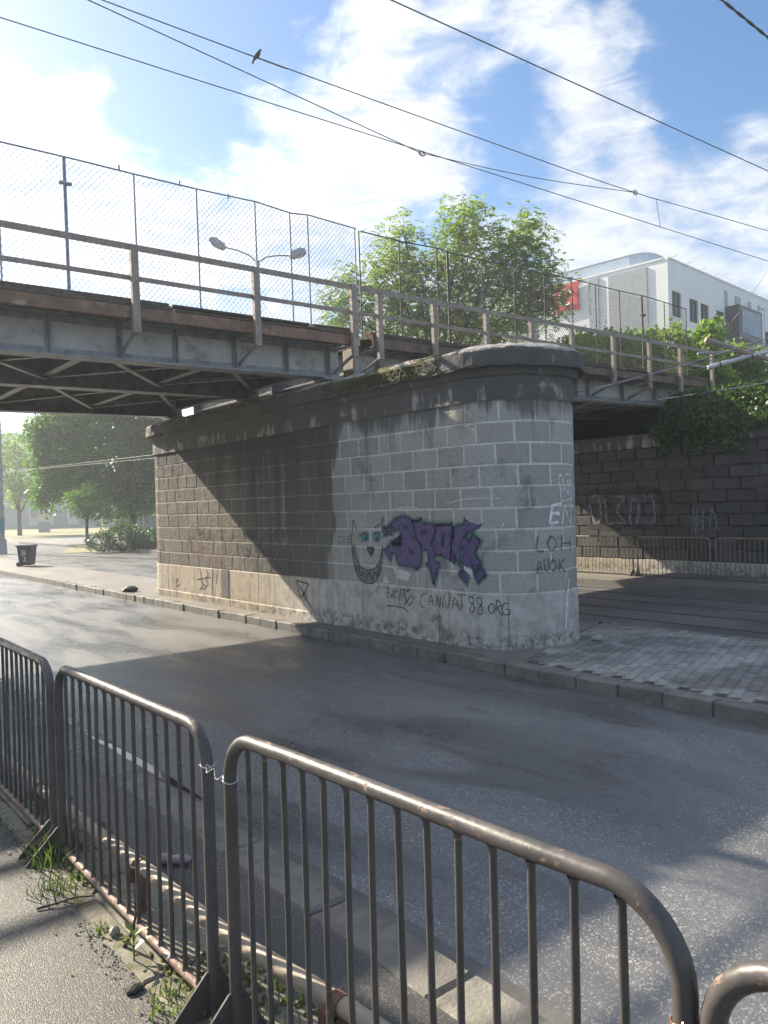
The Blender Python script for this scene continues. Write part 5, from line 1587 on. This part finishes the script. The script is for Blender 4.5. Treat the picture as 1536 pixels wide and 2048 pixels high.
# ------------------------------------------------------------------ overhead wires
def wire_thing(name, label, pts, r, cat='wire', n=5, group=None):
    P = [tuple(p) for p in smooth_path(pts, 6)] if len(pts) > 2 else pts
    b = MB(); b.tube(P, r, n)
    o = b.build(name, MAT['wire'], loc=P[0])
    return tag(o, label, cat, group)
def ext(p, q, xa, xb, z=9.5):
    """straight wire through p and q (x, y) extended to xa..xb"""
    s = (q[1] - p[1]) / (q[0] - p[0])
    return [(xa, p[1] + s * (xa - p[0]), z), (xb, p[1] + s * (xb - p[0]), z)]
wire_thing('overhead_wire', 'lowest overhead wire crossing the whole sky from the left edge', ext((3.15, 12.5), (25.43, 11.03), -30, 70), 0.010)
wire_thing('overhead_wire', 'overhead wire that carries the perched bird', [(-30, 12.4, 9.5), (4.22, 11.19, 9.5), (6.75, 11.09, 9.5), (12, 10.82, 9.5), (16.98, 10.49, 9.5), (22.56, 9.76, 9.5), (60, 4.9, 9.5)], 0.010)
wire_thing('overhead_wire', 'highest long overhead wire across the upper right sky', ext((7.58, 8.63), (18.42, 7.94), -30, 70), 0.011)
sl_ = (12.05 - 11.32) / (11.32 - 4.05)
wire_thing('overhead_wire', 'slanting overhead wire joining the lowest wire in mid sky', [(-25, 11.32 - sl_ * 29.05, 9.5), (11.32, 12.04, 9.5)], 0.010)
wire_thing('overhead_wire', 'short slack jumper wire between two knots in the sky', [(11.32, 12.03, 9.5), (14.2, 11.42, 9.5), (16.98, 10.49, 9.5)], 0.009)
wire_thing('dropper_wire', 'short vertical dropper wire between two overhead wires, right sky', [(17.78, 10.40, 9.5), (19.7, 11.41, 9.5)], 0.007)
wire_thing('guy_wire', 'steep thin wire descending in front of the white building at the right edge', [(26.0, 10.9, 9.8), (26.3, 13.0, 7.6)], 0.008)
for lb, (x, y) in (('small dark clamp knot where two wires meet in mid sky', (11.32, 12.04)), ('pale ring clamp on the bird wire, right sky', (16.98, 10.49))):
    b = MB()
    b.tube([(x + 0.09 * math.cos(t_), y, 9.5 + 0.045 * math.sin(t_)) for t_ in np.linspace(0, 2 * math.pi, 14)[:-1]], 0.018, 5, closed=True)
    tag(b.build('wire_clamp', MAT['lamp_grey'], loc=(x, y, 9.5)), lb, 'clamp')
# twisted cable, top right corner
tw = empty('twisted_cable', (12.3, 5.61, 9.5), 'thick twisted black cable cutting the top right corner', 'cable')
for ph in (0, math.pi):
    b = MB()
    pp = []
    x = 6.0
    while x < 30:
        tt_ = x * 9.0 + ph
        pp.append((x, 5.60 + 0.013 * math.cos(tt_), 9.5 + 0.013 * math.sin(tt_) + 0.002 * (x - 12) ** 2 * 0.3))
        x += 0.12
    b.tube(pp, 0.013, 5)
    b.build('strand', MAT['black'], tw)
# tram contact wires under the bridge
wire_thing('contact_wire', 'tram contact wire passing under the bridge, left of the two tracks', [(12.5, -15, 5.4), (12.5, 2, 4.75), (12.5, 7.13, 4.25), (12.5, 9.08, 4.10), (12.5, 13.5, 3.95), (12.5, 20, 4.02), (12.5, 30, 4.29), (12.5, 53, 4.79)], 0.009)
wire_thing('contact_wire', 'tram contact wire passing under the bridge, nearer the abutment', [(14.3, -15, 4.6), (14.3, 0, 4.15), (14.2, 6.2, 4.02), (14.4, 9.3, 4.0), (14.3, 14, 3.97), (14.2, 30, 4.35), (13.6, 53, 4.9)], 0.009)
# span insulator gear at the right edge
ins = empty('section_insulator', (15.9, 7.6, 4.7), 'white insulator rod and brown support tubes among tram wires at the right edge', 'insulator')
MAT['white_rod'] = simple('white_rod', (0.62, 0.64, 0.68), rough=0.35, bstr=0)
b = MB(); b.tube([(15.47, 7.98, 4.69), (16.3, 7.28, 4.95), (17.0, 6.7, 5.16)], 0.045, 10); b.build('insulator_rod', MAT['white_rod'], ins)
for q in (0.12, 0.45, 0.8):
    p = Vector((15.47, 7.98, 4.69)).lerp(Vector((17.0, 6.7, 5.16)), q)
    b = MB(); b.tube([p, p + Vector((0.02, -0.017, 0.006))], 0.052, 10); b.build('band', MAT['black'], ins)
b = MB(); b.tube([(15.45, 8.0, 5.27), (16.2, 7.38, 4.93), (17.1, 6.63, 4.55)], [0.06, 0.055, 0.05], 8); b.build('support_tube', MAT['rail'], ins)
b = MB(); b.tube([(15.3, 8.1, 4.98), (16.2, 7.38, 5.02), (17.1, 6.63, 5.32)], 0.028, 6); b.build('support_tube', MAT['steel'], ins)
for p, q in (((15.0, 8.35, 4.72), (16.2, 7.38, 4.95)), ((14.3, 8.9, 4.35), (15.47, 7.98, 4.69)), ((15.9, 7.63, 5.06), (15.95, 7.58, 4.82)), ((12.5, 8.6, 4.13), (15.3, 8.1, 4.85))):
    b = MB(); b.tube([p, q], 0.010, 5); b.build('stay_wire', MAT['wire'], ins)

# bird on the wire
bp = Vector((6.75, 11.09, 9.5))
BS = 0.72
bird = empty('pigeon', tuple(bp), 'small dark pigeon perched on the overhead wire', 'bird')
MAT['bird'] = simple('pigeon_plumage', (0.075, 0.07, 0.08), (0.045, 0.045, 0.055), 0.7, 30, bstr=0)
ux = Vector((0.769, -0.639, 0))
path = [(-0.115, -0.10), (-0.085, -0.07), (-0.05, -0.02), (0.0, 0.035), (0.035, 0.085), (0.052, 0.125), (0.066, 0.145), (0.085, 0.152), (0.105, 0.146)]
rad = [0.012, 0.022, 0.042, 0.058, 0.046, 0.028, 0.029, 0.024, 0.004]
b = MB(); b.tube([bp + ux * u + Vector((0, 0, z + 0.02)) for u, z in path], rad, 12); b.build('body', MAT['bird'], bird)
b = MB(); b.poly([bp + ux * -0.06 + Vector((0, 0, -0.01)), bp + ux * -0.10 + Vector((0, 0, -0.14)), bp + ux * -0.135 + Vector((0, 0, -0.12)), bp + ux * -0.085 + Vector((0, 0, -0.0))], (0.012, 0.014, 0)); b.build('tail', MAT['bird'], bird)
for s in (-1, 1):
    b = MB(); b.tube([bp + ux * 0.0 + Vector((0.01 * s, 0.012 * s, 0.012)), bp + ux * 0.005 + Vector((0.01 * s, 0.012 * s, 0.05))], 0.005, 5); b.build('leg', MAT['rail'], bird)
    side_ = Vector((0.639, 0.769, 0)) * (0.05 * s)
    b = MB(); b.tube([bp + side_ + ux * 0.03 + Vector((0, 0, 0.085)), bp + side_ * 1.1 + ux * -0.03 + Vector((0, 0, 0.02)), bp + side_ * 0.6 + ux * -0.10 + Vector((0, 0, -0.06))], [0.012, 0.024, 0.006], 8); b.build('wing', MAT['bird'], bird)
bird.scale = (BS, BS, BS)

# ------------------------------------------------------------------ crowd barriers, near side
def barrier_mat():
    a = new_mat('barrier_paint')
    col = a.mix(a.rng(a.noise(a.pos, 8, 4), 0.3, 0.7), (0.088, 0.079, 0.074), (0.062, 0.057, 0.056))
    x, y, z = a.sep(a.pos)
    k = a.noise(a.pos, 17, 7, 0.65, 0.5)
    up = a.rng(z, 1.08, 1.22, 0.0, 0.075)
    f = a.rng(a.math('ADD', k, up), 0.66, 0.72)
    col = a.mix(f, col, (0.24, 0.15, 0.105))
    f2_ = a.rng(a.noise(a.pos, 26, 5, 0.6), 0.66, 0.72)
    col = a.mix(f2_, col, (0.24, 0.13, 0.08))
    a.put(a.p.inputs['Base Color'], col)
    a.put(a.p.inputs['Roughness'], a.math('ADD', a.rng(a.noise(a.pos, 30, 5), 0.35, 0.65, 0.32, 0.52), a.math('MULTIPLY', f, 0.3)))
    a.p.inputs['Specular IOR Level'].default_value = 0.5
    bump(a, a.math('ADD', a.noise(a.pos, 45, 5), a.math('MULTIPLY', f, -0.5)), 0.25, 0.003)
    return a.m
MAT['barrier'] = barrier_mat()
MAT['barrier_rail'] = simple('rusty_bottom_rail', (0.27, 0.175, 0.14), (0.16, 0.10, 0.08), 0.65, 14, c3=(0.33, 0.27, 0.24), c3lo=0.55, c3hi=0.65, c3scale=12, bstr=0.3, bscale=60)
MAT['far_barrier'] = simple('far_barrier_paint', (0.24, 0.21, 0.165), (0.17, 0.15, 0.12), 0.6, 10, bstr=0)
def barrier(X, ya, yb, ta, tb, label, zg=0.12, nb=14, r=0.0235, rb=0.0098, mat='barrier', rail='barrier_rail', seg=10, margin=0.13, group=None, cr=0.155):
    """ya: far end, yb: near end; rounded tubular frame, bars, bottom rail, feet"""
    o = empty('crowd_barrier', (X, (ya + yb) / 2, zg), label, 'barrier', group)
    pts = [(X, ya, zg + 0.01)]
    def top(y): return ta + (tb - ta) * (ya - y) / (ya - yb)
    for k in range(9):
        t = (math.pi / 2) * k / 8
        pts.append((X, ya - cr + cr * math.cos(t), top(ya) - cr + cr * math.sin(t)))
    for k in range(1, 6):
        y = ya - cr - (ya - yb - 2 * cr) * k / 6
        pts.append((X, y, top(y)))
    for k in range(9):
        t = (math.pi / 2) * (1 - k / 8)
        pts.append((X, yb + cr - cr * math.cos(t), top(yb) - cr + cr * math.sin(t)))
    pts.append((X, yb, zg + 0.01))
    b = MB(); b.tube(pts, r, seg); b.build('frame', MAT[mat], o)
    zr = zg + 0.045
    b = MB(); b.tube([(X, ya - r * 0.8, zr), (X, yb + r * 0.8, zr)], r * 0.78, seg); b.build('bottom_rail', MAT[rail], o)
    for k in range(nb):
        y = ya - margin - (ya - yb - 2 * margin) * k / (nb - 1)
        zt = top(y)
        if ya - y < cr: zt = top(y) - cr + math.sqrt(max(0, cr * cr - (cr - (ya - y)) ** 2))
        if y - yb < cr: zt = top(y) - cr + math.sqrt(max(0, cr * cr - (cr - (y - yb)) ** 2))
        b = MB(); b.tube([(X, y, zr), (X + random.uniform(-.006, .006), y + random.uniform(-.006, .006), (zr + zt) / 2), (X, y, zt)], rb, max(6, seg - 2), cap=False); b.tube([(X, y, zt - r * 0.9 - 0.012), (X, y, zt - r * 0.9)], [rb * 1.02, rb * 1.5], max(6, seg - 2), cap=False); b.tube([(X, y, zr + r * 0.7), (X, y, zr + r * 0.7 + 0.01)], [rb * 1.5, rb * 1.02], max(6, seg - 2), cap=False); b.build('bar', MAT[mat], o)
    for y in (ya, yb):
        b = MB(); b.poly([(X - 0.2, y - 0.004, zg + 0.002), (X + 0.12, y - 0.004, zg + 0.002), (X + 0.03, y - 0.004, zg + 0.17), (X - 0.03, y - 0.004, zg + 0.17)], (0, 0.008, 0)); b.build('foot', MAT[mat], o)
    return o
barrier(1.3, 6.30, 4.555, 1.165, 1.160, 'dark tubular crowd barrier leaving the frame at the left edge', group='crowd barriers along the near sidewalk')
barrier(1.3, 4.41, 2.635, 1.172, 1.185, 'dark tubular crowd barrier second from the left, above the weeds', group='crowd barriers along the near sidewalk')
barrier(1.3, 2.462, 0.742, 1.208, 1.250, 'largest dark tubular crowd barrier, across the bottom middle of the picture', seg=16, group='crowd barriers along the near sidewalk')
barrier(1.3, 0.690, -1.05, 1.205, 1.21, 'crowd barrier at the bottom right corner with a bare rusty bend', seg=16, group='crowd barriers along the near sidewalk')
# far barriers along the abutment sidewalk
flb = ['sunlit far crowd barrier half hidden by the pier edge', 'far sidewalk crowd barrier beside the pier, partly in sun', 'shaded far crowd barrier second from the pier', 'shaded far crowd barrier third from the pier', 'shaded far crowd barrier at the right edge']
for k, l in enumerate(flb):
    y1 = 14.30 - k * 1.95
    barrier(16.55, y1, y1 - 1.82, 1.08, 1.08, l, zg=0.14, nb=16, r=0.021, rb=0.009, mat='far_barrier', rail='far_barrier', seg=6, margin=0.11, group='crowd barriers along the far sidewalk', cr=0.09)
# wire ties between the barrier posts
MAT['tie'] = simple('pale_tie_wire', (0.50, 0.50, 0.50), rough=0.4, bstr=0)
MAT['copper'] = simple('copper_tie_wire', (0.36, 0.20, 0.12), rough=0.4, metal=0.6, bstr=0)
def tie(label, y0, y1, z, mat, turns):
    b = MB()
    for y in (y0, y1):
        for k in range(turns):
            dz = k * 0.008 + (0.006 if y == y1 else 0) - (0.02 if y == y1 else 0)
            b.tube([(1.3 + 0.0268 * math.cos(t), y + 0.0268 * math.sin(t), z + dz + 0.004 * math.sin(2 * t + y)) for t in np.linspace(0, 2 * math.pi, 17)[:-1]], 0.0022, 5, closed=True)
    pp = []
    for k in range(15):
        q = k / 14
        pp.append((1.3 - 0.02 + 0.006 * math.sin(q * 17), y0 + (y1 - y0) * q, z + 0.012 * math.cos(q * 14) - 0.01 * q))
    b.tube(pp, 0.0022, 5)
    b.tube([pp[7], (1.26, (y0 + y1) / 2 + 0.01, z + 0.03)], 0.002, 5)
    if turns > 1: b.tube([pp[5], (1.25, (y0 + y1) / 2 - 0.02, z - 0.035), (1.265, (y0 + y1) / 2 - 0.03, z - 0.06)], 0.002, 5)
    tag(b.build('wire_tie', mat, loc=(1.3, (y0 + y1) / 2, z)), label, 'wire')
tie('pale wire tied round two barrier posts left of centre', 2.635, 2.462, 1.055, MAT['tie'], 1)
tie('copper wire twisted round the barrier posts at the bottom right', 0.742, 0.690, 1.035, MAT['copper'], 2)

# guard pipe behind the barriers
MAT['pipe'] = simple('bare_pipe', (0.36, 0.30, 0.23), (0.28, 0.225, 0.17), 0.55, 6, c3=(0.22, 0.115, 0.06), c3lo=0.60, c3hi=0.70, c3scale=9, bstr=0.2, bscale=70)
pg = empty('guard_pipe', (1.40, 3, 0.12), 'long tan steel pipe rail low behind the barriers, held by rusty clamps', 'pipe rail')
PP = [(1.37, 7.0, 0.285), (1.38, 5.0, 0.295), (1.395, 3.6, 0.338), (1.405, 2.75, 0.345), (1.47, 2.05, 0.362), (1.53, 1.1, 0.365), (1.58, -0.5, 0.365)]
b = MB(); b.tube([tuple(p) for p in smooth_path(PP, 5)], 0.032, 14); b.build('pipe', MAT['pipe'], pg)
MAT['clamp_rust'] = simple('rusty_clamp', (0.17, 0.09, 0.055), (0.10, 0.055, 0.038), 0.8, 16, bstr=0.4)
for (x, y, z) in ((1.396, 3.55, 0.339), (1.468, 2.07, 0.362), (1.38, 5.1, 0.295), (1.56, 0.3, 0.365)):
    b = MB(); b.tube([(x, y + 0.022, z), (x, y - 0.022, z)], 0.0375, 14); b.build('clamp', MAT['clamp_rust'], pg)
    b = MB(); b.box(x - 0.07, x - 0.039, y - 0.025, y + 0.025, z - 0.06, z + 0.005); b.box(x - 0.03, x + 0.03, y - 0.02, y + 0.02, 0.1, z - 0.034); b.build('bracket_post', MAT['clamp_rust'], pg)

# ------------------------------------------------------------------ small things on the sidewalk
def tuft(name, label, x, y, z, n, h, mat, spread=0.05):
    vs, fs = [], []
    for k in range(n):
        a_ = random.uniform(0, 6.28); l_ = h * random.uniform(.5, 1.1)
        bx, by = x + random.gauss(0, spread), y + random.gauss(0, spread)
        dx, dy = math.cos(a_), math.sin(a_)
        w_ = random.uniform(.0025, .005)
        bb = len(vs)
        for q, f_ in ((0, 1), (.5, .8), (1, .1)):
            ox = dx * l_ * .55 * q * q; oy = dy * l_ * .55 * q * q; oz = l_ * (q - .25 * q * q)
            vs.append((bx + ox - dy * w_ * f_, by + oy + dx * w_ * f_, z + oz)); vs.append((bx + ox + dy * w_ * f_, by + oy - dx * w_ * f_, z + oz))
        fs += [(bb, bb + 1, bb + 3, bb + 2), (bb + 2, bb + 3, bb + 5, bb + 4)]
    return tag(np_mesh(name, vs, fs, mat, loc=(x, y, z)), label, 'weeds', kind='stuff')
tuft('grass_tuft', 'tall grass tuft at the foot of the paired barrier posts, left', 1.22, 4.38, 0.12, 60, 0.22, MAT['weed'], 0.07)
tuft('grass_tuft', 'low weeds along the sidewalk edge below the second barrier', 1.16, 4.05, 0.12, 60, 0.10, MAT['weed'], 0.06)
tuft('grass_tuft', 'short grass under the bottom left barrier, near its right foot', 1.22, 2.80, 0.12, 60, 0.10, MAT['weed'], 0.06)
tuft('grass_tuft', 'small grass sprig beside the round pebble', 1.18, 3.50, 0.12, 26, 0.06, MAT['weed'], 0.02)
tuft('grass_tuft', 'pale grass blades behind the barrier below the pipe', 1.40, 2.60, 0.12, 50, 0.09, MAT['weed'], 0.10)
# broad-leaved seedling
lv = []
def leaf_at(c, d, l_, w_):
    c, d = Vector(c), Vector(d).normalized(); s = d.cross(Vector((0, 0, 1))).normalized()
    bb = len(lv)
    lv.extend([c, c + d * l_ * .45 + s * w_ / 2 + Vector((0, 0, .01)), c + d * l_, c + d * l_ * .45 - s * w_ / 2 + Vector((0, 0, .01))])
    return (bb, bb + 1, bb + 2, bb + 3)
fs = []
for k in range(7):
    a_ = k * 2.4
    fs.append(leaf_at((1.205, 3.17, 0.17 + 0.012 * k), (math.cos(a_), math.sin(a_), 0.5), random.uniform(.05, .08), .032))
o = np_mesh('seedling', [tuple(v) for v in lv], fs, MAT['weed'], loc=(1.205, 3.17, 0.12)); tag(o, 'bright green seedling by the bottom rail of the second barrier', 'weeds')
b = MB(); b.tube([(1.205, 3.17, 0.118), (1.205, 3.17, 0.24)], 0.004, 5); b.build('stem', MAT['weed'], o)
# brown dead stalk
b = MB(); b.tube([(1.21, 3.30, 0.12), (1.235, 3.26, 0.20), (1.24, 3.22, 0.30)], [0.010, 0.008, 0.004], 6)
tag(b.build('dead_stalk', MAT['bark'], loc=(1.21, 3.30, 0.12)), 'brown dead weed stalk leaning on the second barrier', 'weeds')
# twig
b = MB(); b.tube([(1.02, 3.90, 0.128), (1.10, 3.87, 0.137), (1.19, 3.86, 0.14), (1.26, 3.80, 0.145)], [0.006, 0.005, 0.004, 0.003], 6); b.tube([(1.10, 3.87, 0.137), (1.105, 3.93, 0.19)], [0.004, 0.002], 5); b.tube([(1.13, 3.87, 0.137), (1.17, 3.80, 0.135)], [0.004, 0.002], 5)
tag(b.build('twig', MAT['bark'], loc=(1.02, 3.9, 0.12)), 'dry forked twig on the sidewalk edge under the second barrier', 'twig')
def rock(name, label, c, r, mat, sc=(1, 1, .7), cat='stone'):
    bm = bmesh.new(); bmesh.ops.create_icosphere(bm, subdivisions=2, radius=r)
    for v in bm.verts:
        q = 1 + 0.16 * math.sin(v.co.x / r * 3 + 1) * math.cos(v.co.y / r * 4) + random.uniform(-.05, .05)
        v.co = Vector((v.co.x * sc[0] * q, v.co.y * sc[1] * q, v.co.z * sc[2] * q))
    bm.verts.index_update()
    b = MB(); b.add([(v.co.x + c[0], v.co.y + c[1], v.co.z + c[2]) for v in bm.verts], [[v.index for v in f.verts] for f in bm.faces]); bm.free()
    return tag(b.build(name, mat, loc=c), label, cat)
MAT['pebble'] = simple('pebble', (0.30, 0.265, 0.22), (0.24, 0.21, 0.17), 0.7, 20)
rock('pebble', 'round tan pebble by the sidewalk edging under the second barrier', (1.215, 3.42, 0.142), 0.026, MAT['pebble'], (1, 1, .9))
rock('broken_brick', 'pale broken stone lying on the pavers by the pier', (8.58, 6.02, 0.185), 0.07, simple('pale_rubble', (0.45, 0.43, 0.40), (0.33, 0.31, 0.29), 0.85, 15), (1.2, .8, .6))
rock('rubbish_lump', 'dark crumpled rubbish at the left foot of the pier', (6.98, 17.9, 0.19), 0.16, MAT['black'], (1.3, .9, .5), 'rubbish')
rock('soil_clod', 'dark clod of earth on the sidewalk near the bottom of the second barrier', (1.13, 2.98, 0.13), 0.028, MAT['dirt'], (1.4, 1, .6), 'stone')
# crushed bottle on the verge
cb = empty('crushed_bottle', (1.72, 3.93, 0.115), 'dusty crushed plastic bottle lying beyond the pipe', 'bottle')
b = MB(); b.tube([(1.66, 3.99, 0.135), (1.68, 3.97, 0.138), (1.72, 3.92, 0.136), (1.76, 3.87, 0.14), (1.785, 3.84, 0.14)], [0.022, 0.030, 0.024, 0.031, 0.014], 10); b.build('body', simple('dusty_plastic', (0.30, 0.24, 0.25), (0.20, 0.16, 0.17), 0.35, 20), cb)
b = MB(); b.tube([(1.785, 3.84, 0.14), (1.80, 3.825, 0.14)], 0.013, 10); b.build('cap', MAT['black'], cb)
# fallen leaves: nothing tells them apart
MAT['dry_leaf'] = leaf_mat('dry_leaf', [(0.16, 0.11, 0.05), (0.25, 0.20, 0.09), (0.30, 0.27, 0.16)], 0.2)
for k in range(34):
    x = random.choice([random.uniform(0.95, 1.2), random.gauss(1.19, 0.06), random.uniform(1.3, 1.58)]); y = random.uniform(2.2, 5.0)
    lv = []
    a_ = random.uniform(0, 6.28)
    f_ = leaf_at((0, 0, 0), (math.cos(a_), math.sin(a_), 0.1), random.uniform(.018, .04), random.uniform(.012, .022))
    o = np_mesh('fallen_leaf', [(v[0] + x, v[1] + y, v[2] + 0.127) for v in lv], [f_], MAT['dry_leaf'], loc=(x, y, 0.125))
    tag(o, 'small dry fallen leaf on the near sidewalk edge', 'leaf', 'dry leaves on the near sidewalk')
# moss and crumbs along the strip behind the barriers
sp = []
for _ in range(1500):
    y = random.uniform(1.6, 6.0)
    x = random.choice([random.gauss(1.30, 0.02), random.gauss(1.575, 0.03), random.gauss(1.45, 0.05)])
    if math.sin(y * 7 + x * 9) + math.sin(y * 3.1) > 0.3 and 1.24 < x < 1.64:
        sp.append((x, y, 0.125))
o = tufts('moss_patches', sp, MAT['moss'], None, 0.008, 0.02); tag(o, 'yellow green moss on the concrete strip under the pipe', 'moss')
sp = []
for _ in range(900):
    y = random.uniform(1.6, 5.4); x = random.gauss(1.15, 0.035)
    sp.append((x, y, 0.121))
o = tufts('grit', sp, MAT['dirt'], None, 0.003, 0.010); tag(o, 'dark grit and earth crumbs along the sidewalk edge', 'grit')
sp = []
for _ in range(700):
    x = random.uniform(6.95, 9.8); y = random.uniform(2.6, 6.4); sp.append((x, y, 0.150))
o = tufts('island_grit', sp, MAT['pebble'], None, 0.003, 0.009); tag(o, 'scattered grit on the paved island', 'grit')

# ------------------------------------------------------------------ thin haze volume added to imitate lens glare lifting the shadows
HAZE = 0.0016
hm_ = bpy.data.materials.new('glare_haze')
hm_.use_nodes = True
ht = hm_.node_tree
for n_ in list(ht.nodes):
    ht.nodes.remove(n_)
hv_ = ht.nodes.new('ShaderNodeVolumePrincipled')
hv_.inputs['Color'].default_value = (0.84, 0.92, 1.0, 1)
hv_.inputs['Density'].default_value = HAZE
hv_.inputs['Anisotropy'].default_value = 0.45
ho_ = ht.nodes.new('ShaderNodeOutputMaterial')
ht.links.new(hv_.outputs[0], ho_.inputs['Volume'])
b = MB(); b.box(-620, 620, -620, 620, -1.2, 26)
hz = b.build('haze', hm_, kind='stuff')
tag(hz, 'thin bright haze added to imitate lens glare', 'haze')
